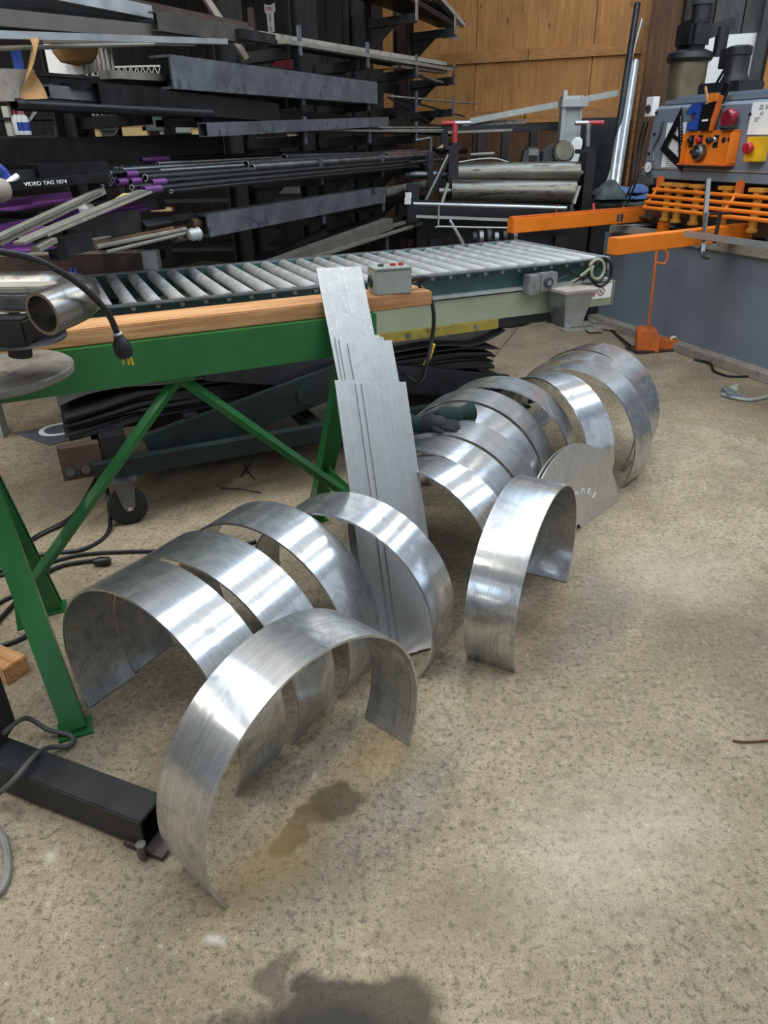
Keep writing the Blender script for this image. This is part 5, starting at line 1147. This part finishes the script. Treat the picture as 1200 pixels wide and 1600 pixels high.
# things on a white tray behind the rolls
ty = 6.85; tz = PY(840, 258, ty).z
tray = one(MB().box(V((PY(850, 258, ty).x, ty+.1, tz-.02)), (PY(893, 258, ty).x-PY(806, 258, ty).x, .45, .03)), 'white_tray', WHITE, 'white sheet tray behind the bending rolls', 'tray', bevel=.006)
one(MB().box(V((PY(850, 258, ty).x, ty+.15, (tz-.035)/2)), (.5, .4, tz-.036)), 'tray_stand', BLACK, 'black stand under the white sheet tray', 'stand')
w0 = PY(812, 256, ty); w1 = PY(842, 230, ty); wx = (w1.x-w0.x)
h1 = thing('welding_helmet', 'grey box shaped welding helmet with a flip window', 'helmet', V((w0.x+wx/2, ty, tz)))
MB().hexa([V((w0.x, ty-.1, tz)), V((w1.x, ty-.1, tz)), V((w1.x, ty+.1, tz)), V((w0.x, ty+.1, tz)), V((w0.x+wx*.22, ty-.08, w1.z)), V((w1.x-wx*.05, ty-.08, w1.z)), V((w1.x-wx*.05, ty+.1, w1.z)), V((w0.x+wx*.22, ty+.1, w1.z))]).build('shell', DGREY, h1, bevel=.02)
MB().box(V((w0.x+wx*.6, ty-.1, w1.z-.04)), (wx*.5, .01, .05), Matrix.Rotation(.2, 3, 'X')).build('window', GREY, h1); MB().box(V((w0.x+wx*.6, ty-.105, tz+.05)), (wx*.4, .01, .06)).build('chin', BLK2, h1)
w0 = PY(844, 256, ty); w1 = PY(868, 224, ty)
h2 = thing('visor_helmet', 'dark tilted welding visor next to the grey helmet', 'helmet', V((w0.x+.07, ty, tz)))
MB().prism([V((w0.x, ty-.08, tz)), V((w1.x+.06, ty-.08, tz)), V((w1.x+.05, ty-.08, tz+.08)), V((w1.x, ty-.08, w1.z)), V((w1.x-.02, ty-.08, w1.z)), V((w0.x, ty-.08, tz+.10))], V((0, .16, 0))).build('shell', DGREY, h2, bevel=.01)
g0 = PY(880, 238, ty-.1); MB().lathe([(.02, -.02), (.075, -.01), (.085, .02), (.07, .05)], g0, (0, -1, .2), 24).build('face_lens', GLASS, h2); MB().lathe([(.084, .0), (.092, .01), (.084, .02)], g0, (0, -1, .2), 24).build('lens_rim', BLK2, h2)
q0, q1 = PY(888, 257, ty), PY(912, 214, ty)
o = one(MB().prism([V((q0.x, ty, tz)), V((q1.x-.03, ty, tz)), V((q1.x, ty, q1.z-.06)), V((q1.x-.01, ty, q1.z)), V((q1.x-.07, ty, q1.z)), V((q0.x-.01, ty, tz+.12))], V((0, .10, 0))), 'white_shield', WHITE, 'white rounded face shield standing at the right of the helmets', 'shield', bevel=.012); FR[o] = Matrix.Translation(o.location)
MB().cyl(PY(884, 226, ty-.01), PY(884, 226, ty+.03), .035, 16).build('ratchet_knob', WHITE, o)
# aluminium machine column
ccl = thing('aluminium_mast', 'tall aluminium machine column behind the helmets', 'column', V((PY(884, 250, 7.25).x, 7.25, 0)))
a, b = PY(880, 290, 7.25), PY(889, 150, 7.25); ax = PY(886, 230, 7.25).x
MB().box(V((ax, 7.25, b.z/2)), (.17, .12, b.z)).build('profile', LGREY, ccl); MB().box(V((ax-.075, 7.18, b.z/2+.02)), (.035, .03, b.z+.04)).build('guide_rail', BRIGHT, ccl); MB().box(V((ax+.08, 7.19, b.z/2)), (.02, .02, b.z)).build('guide_rail', BRIGHT, ccl)
MB().box(V((ax+.01, 7.21, b.z-.06)), (.23, .16, .06)).build('carriage', LGREY, ccl, bevel=.004)
# bench beyond, with long flats
bn = thing('dark_bench', 'dark steel bench against the plywood wall behind the rolls', 'bench', V((1.0, 7.7, 0)))
za = Yp(780, 202, 7.7).z
a, b = Yp(690, 204, 7.75), Yp(905, 197, 7.7); MB().bar(a, b, .5, .06).build('bench_top', BLACK, bn)
for x in (694, 752, 790, 834, 880): p = Yp(x, 210, 7.5); MB().bar(V((p.x, 7.5, 0)), V((p.x, 7.5, za-.03)), .07, .07).build('bench_leg', BLACK, bn)
MB().bar(Yp(690, 262, 7.7), Yp(900, 258, 7.65), .5, .04).build('bench_shelf', BLACK, bn)
one(MB().angle(Yp(735, 194, 7.6), Yp(966, 150, 7.5), .05, .05, .005), 'aluminium_angle', LGREY, 'long aluminium angle resting across the dark bench', 'metal bar')
one(MB().bar(Yp(722, 194, 7.7), Yp(820, 190, 7.7), .12, .035), 'dusty_plank', DUST, 'dusty pale plank lying on the dark bench', 'plank'); one(MB().bar(Yp(700, 207, 7.1), Yp(800, 203, 7.1), .03, .02), 'thin_strip', PALE, 'thin pale strip along the front of the dark bench', 'metal strip')
one(MB().lathe([(.05, 0), (.09, .02), (.09, .05), (.05, .06)], Yp(757, 222, 6.7)-V((.35, 0, .08)), (0, 0, 1), 16), 'black_reel', BLK2, 'black reel at the end of the pipes beside the rolls', 'reel')
one(MB().prism([Yp(682, 232, 6.6), Yp(697, 231, 6.6), Yp(692, 226, 6.6)], V((0, .1, 0))), 'tan_wedge', CARTON, 'small tan wedge behind the roll support', 'wedge')
one(MB().cyl(Yp(735, 242, 6.8), Yp(772, 240, 6.8), .014, 10), 'capped_rod', PALE, 'thin pale capped rod left of the dark bench legs', 'metal rod')
# dark sheet and long leaning tubes by the post
P = [WL(.95, 0, .35), WL(1.38, 0, .35), WL(1.38, 1.62, .22), WL(.95, 1.62, .22)]
one(MB().prism(P, BV*.01), 'dark_sheet', DARKST, 'dark steel sheet leaning on the plywood wall', 'metal sheet')
def lean(p, q, Y0, Y1, r, mat, nm, lb, ri=None): return one(MB().cyl(Yp(p[0], p[1], Y0), Yp(q[0], q[1], Y1), r, 16, ri), nm, mat, lb, 'pipe', 'tubes leaning by the timber post')
lean((951, 300), (996, 6), 6.9, 7.9, .028, DARKST, 'leaning_tube', 'dark steel tube leaning highest against the plywood', .022)
lean((955, 292), (984, 98), 6.85, 7.7, .035, BRIGHT, 'leaning_tube', 'silver tube leaning left of the other silver tube', .03)
lean((963, 292), (993, 97), 6.85, 7.7, .034, BRIGHT, 'leaning_tube', 'silver tube leaning right against the timber post', .028)
lean((945, 296), (976, 200), 6.8, 7.3, .012, PALE, 'leaning_tube', 'thin rod leaning at the foot of the silver tubes')
lean((985, 98), (1003, 30), 7.7, 7.9, .010, LGREY, 'leaning_tube', 'thin bright rod above the silver tubes')
one(MB().bar(WL(1.50, .02, .2), WL(1.50, 1.9, .12), .07, .03), 'leaning_batten', PINE, 'pale timber batten leaning beside the silver tubes', 'timber')
# folded jeans and canvas on a low bench near the shear
jb0 = Yp(970, 320, 6.55)
one(MB().box(V((jb0.x, 6.6, jb0.z/2-.02)), (.55, .45, jb0.z-.05)), 'low_cabinet', BLACK, 'low black cabinet between the rolls and the shear', 'cabinet', bevel=.006)
def cloth(nm, x0, x1, y0, y1, Y, mat, lb, ph, lump=.035):
    p, q = Yp(x0, y1, Y), Yp(x1, y0, Y); hh = q.z-p.z
    def fn(a, b):
        X = p.x+(q.x-p.x)*a; e = min(1, 5*min(a, 1-a)+.25)
        th = math.pi*b; return V((X + .015*math.sin(9*b+ph), Y-.16*math.cos(th)*(.75+.25*e), p.z + hh*math.sin(th)*e*(.8+.2*math.sin(7*a+ph)) + lump*.25*math.sin(14*a+5*b+ph)*math.sin(th)))
    m = MB(); nu, nv = 28, 16; vs = [fn(i/nu, j/nv) for i in range(nu+1) for j in range(nv+1)]
    fs = [(i*(nv+1)+j, (i+1)*(nv+1)+j, (i+1)*(nv+1)+j+1, i*(nv+1)+j+1) for i in range(nu) for j in range(nv)]
    fs += [tuple(j for j in range(nv+1)), tuple(nu*(nv+1)+j for j in range(nv, -1, -1)), tuple(i*(nv+1)+nv for i in range(nu+1))+tuple(i*(nv+1) for i in range(nu, -1, -1))]
    m.add(vs, fs); return one(m, nm, mat, lb, 'cloth', sm=80)
cloth('canvas_jacket', 926, 1012, 305, 319, 6.5, TARP, 'dark canvas lying under the folded jeans', .3)
cloth('folded_jeans', 948, 1016, 297, 310, 6.52, DENIM, 'lower pair of folded blue jeans on the dark canvas', 1.2)
cloth('folded_jeans', 958, 1016, 288, 300, 6.56, DENIM, 'upper pair of folded blue jeans on the pile', 2.4)
cloth('canvas_jacket', 928, 975, 283, 310, 6.45, TARP, 'dark green canvas jacket heaped left of the jeans', 4.1, .06)
one(MB().cyl(Yp(929, 345, 6.2), Yp(927, 318, 6.25), .012, 8), 'red_crowbar', RED, 'thin red crowbar standing beside the low cabinet', 'handle')

# ================================================================ TUBE BENDER (left foreground)
tb = thing('tube_bender', 'dark steel tube bender on a floor stand at the left edge', 'machine', Zp(-10, 1190))
zt = .045
B0, B1 = Zp(-30, 1178, .055), Zp(243, 1284, .055); bd = (B1-B0).normalized()
MB().rtube(B0, B1, .085, .09, .006).build('foot_beam', BLACK, tb, bevel=.003)
MB().box(B1+V((-.01, -.01, -.045)), (.11, .075, .012), rotz(math.atan2(bd.y, bd.x))).build('foot_pad', BROWNST, tb); MB().cyl(B1+V((-.02, -.055, -.045)), B1+V((-.02, -.055, -.005)), .012, 8).build('levelling_bolt', STEEL, tb)
pc = Zp(-14, 1150, .10); MB().bar(V((pc.x, pc.y, .10)), V((pc.x, pc.y, .88)), .09, .09).build('post', BLACK, tb)
dcn = Zp(-20, 588, .965)
MB().lathe([(.05, -.012), (.215, -.012), (.22, -.008), (.22, .006), (.215, .010), (.05, .010)], Zp(-28, 585, .94), (0, 0, 1), 48).build('base_disc', paint('dusty_disc_steel', '7a736a', .6, .4, var=.2, dirt='4b453e', dirt_amt=.55, dscale=8), tb)
DY = Zp(-30, 585, .94).y
MB().cyl(Yp(32, 556, 1.66), Yp(30, 530, 1.66), .026, 20).build('centre_pin', BLACK, tb)
MB().bar(V((pc.x, pc.y, .86)), V((Yp(0, 560, 1.66).x-.1, 1.66, .93)), .10, .06).build('head_arm', BLACK, tb)
# former: lower plate, upper plates, spring bolt
P = lambda x, y, Y=1.66: Yp(x, y, Y)
lowz = P(30, 534).z
MB().lathe([(.02, -.006), (.105, -.006), (.108, 0), (.105, .006), (.02, .006)], V((P(18, 534).x, 1.70, lowz)), (0, 0, 1), 40).build('lower_plate', STEEL, tb)
topz = P(40, 446).z
MB().prism([V((P(x, 446).x, 1.70+dy, topz-.05)) for x, dy in ((-40, -.05), (40, -.06), (75, -.03), (86, .0), (85, .04), (60, .09), (-40, .10))], V((0, 0, .03))).build('former_body', STEEL, tb, bevel=.004)
MB().prism([V((P(x, 446).x, 1.71+dy, topz-.02)) for x, dy in ((-40, -.04), (60, -.045), (76, -.02), (80, .01), (70, .05), (-40, .08))], V((0, 0, .016))).build('former_plate', DUST, tb, bevel=.003)
for x, w in ((28, .03), (38, .02)): pass
MB().box(V((P(5, 500).x, 1.62, P(5, 510).z)), (.16, .07, .06)).build('clamp_block', BLACK, tb, bevel=.006)
MB().path([V((P(-4, 470).x, 1.60, topz-.03+.006*k)) + V((.014*math.cos(k*1.05), .014*math.sin(k*1.05), 0)) for k in range(0, 20)], .005, 6, smooth=2).build('spring', STEEL, tb); MB().cyl(V((P(-4, 470).x, 1.60, topz-.06)), V((P(-4, 470).x, 1.60, topz+.09)), .008, 10).build('spring_bolt', BLACK, tb)
# bent pipe held in the former
bp = thing('bent_pipe', 'short bright bent steel pipe with an open end in the bender', 'pipe', P(65, 500))
c0 = P(66, 491, 1.56); pr_ = .047
pts = [c0, c0+V((.018, .04, .004)), c0+V((.034, .09, .008)), c0+V((.030, .14, .010)), c0+V((.0, .185, .010)), c0+V((-.05, .21, .010)), c0+V((-.12, .215, .010)), c0+V((-.24, .215, .010))]
m = MB(); m.path(pts, pr_, 24, 8)
# open the near end: replace solid cap by a recessed inner bore
m.f = [f for f in m.f if not (len(f) == 24 and max(f) < 24)]
d0 = (pts[1]-pts[0]).normalized(); u, v, w = frame(d0)
k0 = len(m.v); ring0 = [m.v[i] for i in range(24)]; inner = [c0+(p-c0)*.84 for p in ring0]; deep = [p+d0*.055 for p in inner]
m.v += inner+deep
for i in range(24):
    j = (i+1) % 24; m.f += [[i, j, k0+j, k0+i], [k0+i, k0+j, k0+24+j, k0+24+i]]
m.f.append([k0+24+i for i in range(24)])
m.build('pipe_wall', paint('polished_pipe', '8f8b86', .28, .95, var=.25, dirt='4d453e', dirt_amt=.6, dscale=9), bp)
# power cord with plug hanging over
cdl = thing('power_cord', 'black power cord drooping over the timber with its plug hanging', 'cord', P(190, 555, 1.75))
cp_ = [Yp(-40, 386, 1.45), Yp(0, 393, 1.48), Yp(50, 404, 1.52), Yp(100, 428, 1.57), Yp(140, 458, 1.61), Yp(170, 492, 1.64), Yp(184, 524, 1.66)]
MB().path(cp_, .0072, 10).build('cable', BLK2, cdl)
e = Yp(184, 522, 1.66); f = Yp(194, 552, 1.665); ed = (f-e).normalized()
MB().lathe([(.009, 0), (.011, .004), (.013, .012), (.020, .022), (.021, .045), (.017, .055), (.012, .058)], e, ed, 14).build('plug_body', BLK2, cdl); MB().lathe([(.0095, 0), (.0115, .002), (.0115, .005), (.0095, .007)], e-ed*.004, ed, 14).build('plug_collar', LGREY, cdl)
for dx in (-.008, .004): MB().box(e+ed*.066+V((dx, 0, 0)), (.0025, .006, .018)).build('plug_blade', YEL, cdl)
MB().cyl(e+ed*.058+V((.012, 0, 0)), e+ed*.076+V((.012, 0, 0)), .0025, 8).build('earth_pin', YEL, cdl)

# ================================================================ SMALL THINGS ON THE FLOOR
# gloves on the ring
gt = Zp(690, 664, .512)
def glove(base, yaw, label, sc=1.0):
    sc0 = .82
    g = thing('work_glove', label, 'glove', base, yaw, 'work gloves'); Mg = FR[g] @ Matrix.Diagonal((.8, .95, .55, 1))
    rg = random.Random(int(yaw*100)+5)
    hand = MB()
    hand.path([Mg @ V(p) for p in ((-.10*sc, 0, .014), (-.05*sc, 0, .02), (0, 0, .022), (.035*sc, .0, .018))], lambda t: (.024+.014*math.sin(math.pi*t)), 12)
    hand.build('palm', GLOVEK if sc < 1 else GLOVEG, g, sm=80)
    MB().path([Mg @ V(p) for p in ((-.16*sc, .0, .022), (-.13*sc, 0, .020), (-.09*sc, 0, .016))], lambda t: .038-.012*t, 14).build('cuff', GLOVEG, g, sm=80)
    for k in range(4):
        y = -.036+.024*k; L = (.05, .062, .058, .045)[k]
        MB().path([Mg @ V((.02, y*.8, .018)), Mg @ V((.045, y, .024)), Mg @ V((.045+L*.55, y*1.15, .018)), Mg @ V((.045+L*.8, y*1.1, .004))], lambda t: .0115-.003*t*t, 10).build('finger', GLOVEK, g, sm=80)
    MB().path([Mg @ V((-.03, -.03, .016)), Mg @ V((0, -.055, .018)), Mg @ V((.03, -.062, .010))], lambda t: .012-.003*t, 10).build('thumb', GLOVEK, g, sm=80)
    return g
glove(Zp(692, 656, .508), RAD(205), 'dark green work glove with cuff uppermost on the ring'); glove(Zp(686, 669, .500), RAD(-12), 'grey work glove with curled fingers on the ring, below the green one', .9)
# sheet with painted letters
P = [Zp(22, 678), Zp(77, 697), Zp(182, 668), Zp(200, 648), Zp(130, 655)]
cp = one(MB().prism([p+V((0, 0, .001)) for p in P], V((0, 0, .004))), 'steel_sheet', paint('grey_sheet_steel', '62666a', .6, .2, var=.15), 'grey sheet on the floor with white painted letters', 'metal sheet'); FR[cp] = Matrix.Translation(cp.location)
Mq = lambda p, yaw: Matrix.Translation(p+V((0, 0, .0055))) @ Matrix.Rotation(yaw, 4, 'Z')
for (x, y, s) in ((88, 674, .30), (132, 658, .26)): text('painted_letter', 'C', s, Mq(Zp(x, y), RAD(35)), PAPER, cp, depth=.0006)
# cords
one(MB().path([Zp(-30, 1000, .01), Zp(30, 935, .01), Zp(60, 905, .01), Zp(95, 884, .01), Zp(150, 875, .012), Zp(160, 876, .012)], .008, 8), 'extension_cord', BLK2, 'black cord ending in a plug behind the green sawhorse leg', 'cord')
one(MB().lathe([(.008, 0), (.014, .01), (.018, .03), (.017, .06), (.012, .07)], Zp(144, 878, .02), Zp(175, 876, .02)-Zp(144, 878, .02), 12), 'cord_plug', BLK2, 'black plug lying on the floor behind the rings', 'plug')
one(MB().path([Zp(-30, 905, .008), Zp(40, 890, .008), Zp(120, 868, .008), Zp(200, 862, .008), Zp(300, 860, .008), Zp(380, 850, .008), Zp(400, 846, .008)], .008, 8), 'floor_cable', BLK2, 'long black cable running behind the first half rings', 'cord')
one(MB().path([Zp(-30, 960, .008), Zp(25, 930, .008), Zp(48, 955, .008), Zp(45, 990, .008), Zp(0, 1010, .008), Zp(-30, 1015, .008)], .008, 8), 'looped_cable', BLK2, 'black cable loop on the floor left of the sawhorse leg', 'cord')
one(MB().path([V((pc.x+.05, pc.y-.02, .13)), Zp(40, 1122, .08), Zp(75, 1140, .03), Zp(112, 1150, .012), Zp(108, 1165, .012), Zp(78, 1168, .03), Zp(55, 1180, .113), Zp(25, 1215, .112), Zp(0, 1238, .06), Zp(-25, 1255, .02)], .007, 8), 'grey_cable', paint('grey_rubber_cable', '4f4c46', .6), 'grey cable looping over the bender foot beam', 'cord')
one(MB().path([Zp(-20, 1280, .01), Zp(5, 1310, .01), Zp(12, 1350, .01), Zp(5, 1385, .01), Zp(-20, 1410, .01)], .009, 8), 'grey_cable', paint('pale_grey_cable', '77736b', .6), 'grey cable curving at the left edge in the foreground', 'cord')
c = Zp(12, 1050); yw = RAD(-28)
bk = MB().box(c+V((-.02, .01, .03)), (.16, .08, .06), rotz(yw)).build('wood_block', PINE, M=Matrix.Translation(c) @ Matrix.Rotation(yw, 4, 'Z'), bevel=.003); tag(bk, 'short sawn timber block on the floor at the left', 'timber')
one(MB().path([Zp(1145, 1157, .004), Zp(1168, 1159, .005), Zp(1205, 1156, .004)], .003, 6), 'wood_sliver', POSTW, 'thin brown sliver of wood on the bare floor', 'wood')
for k, (x, y, sx, sy, a, z, lb) in enumerate(((905, 516, .30, .12, .2, 0, 'bottom rectangular steel offcut in the pile near the shear'), (915, 507, .30, .13, .25, .012, 'upper left steel offcut in the pile near the shear'), (950, 503, .30, .14, -.1, .024, 'upper right steel offcut in the pile near the shear'), (958, 513, .34, .13, -.3, .012, 'right steel offcut under the upper one by the shear'), (928, 517, .12, .1, .1, .012, 'smallest square steel offcut in the pile'))):
    one(MB().box(Zp(x, y, z)+V((0, 0, .005)), (sx, sy, .009), rotz(a)), 'steel_offcut', DUST, lb, 'metal plate', 'steel offcuts by the shear')
p = Zp(918, 484); one(MB().path([p+V((-.1, 0, .02)), p+V((0, -.02, .03)), p+V((.1, .01, .02))], .03, 8), 'yellow_hose', YEL, 'yellow hose end on the floor beside the shear foot', 'hose')
p = Zp(1045, 543)
one(MB().sheet(lambda a, b: p+V((.11*a-.02+.03*b, .10*b-.05, .02+.05*math.sin(3*a+1)*(1-b*.3)+.03*math.sin(6*b+2*a))), 8, 6, (0, 0, .004)), 'paper_rag', paint('off_white_rag', 'cbc3b2', .9), 'crumpled off white rag beside the orange pedal', 'rag')
p = Zp(1135, 618)
o = thing('grey_strap', 'grey buckle and strap lying on the concrete by the shear', 'strap', p)
MB().path([Zp(1128, 616, .012), Zp(1150, 622, .012), Zp(1170, 625, .01), Zp(1190, 622, .01), Zp(1212, 616, .01)], .012, 6).build('strap_tail', GREY, o); MB().prism([Zp(1126, 612, .006), Zp(1146, 618, .006), Zp(1158, 625, .006), Zp(1135, 621, .006)], V((0, 0, .03))).build('buckle', paint('blue_grey_buckle', '6a7480', .5), o); MB().prism([Zp(1136, 612, .03), Zp(1152, 606, .03), Zp(1150, 618, .03)], V((0, 0, .03))).build('buckle_flap', GREY, o)
o = one(MB().path([Zp(1085, 562, .01), Zp(1105, 566, .012), Zp(1112, 570, .03), Zp(1116, 580, .01), Zp(1140, 588, .008), Zp(1175, 588, .008)], .008, 8), 'plug_cord', BLK2, 'black cord with a knot along the shear base', 'cord')
one(MB().path([Zp(222, 818, .003), Zp(188, 819, .008), Zp(180, 818, .003)], .004, 6), 'metal_clip', LGREY, 'small metal clip on the floor by the caster', 'clip') if False else None
for k, (a, b, c) in enumerate((((380, 722), (386, 735), (397, 748)), ((376, 745), (384, 733), (392, 722)), ((345, 762), (380, 765), (408, 770)))):
    one(MB().path([Zp(*a, .006), Zp(*b, .012), Zp(*c, .006)], .003, 6), 'wire_offcut', BLK2, ('thin black wire offcut crossing another under the sawhorse', 'second thin black wire offcut under the sawhorse', 'long flat black wire offcut under the sawhorse')[k], 'wire', 'wire offcuts')
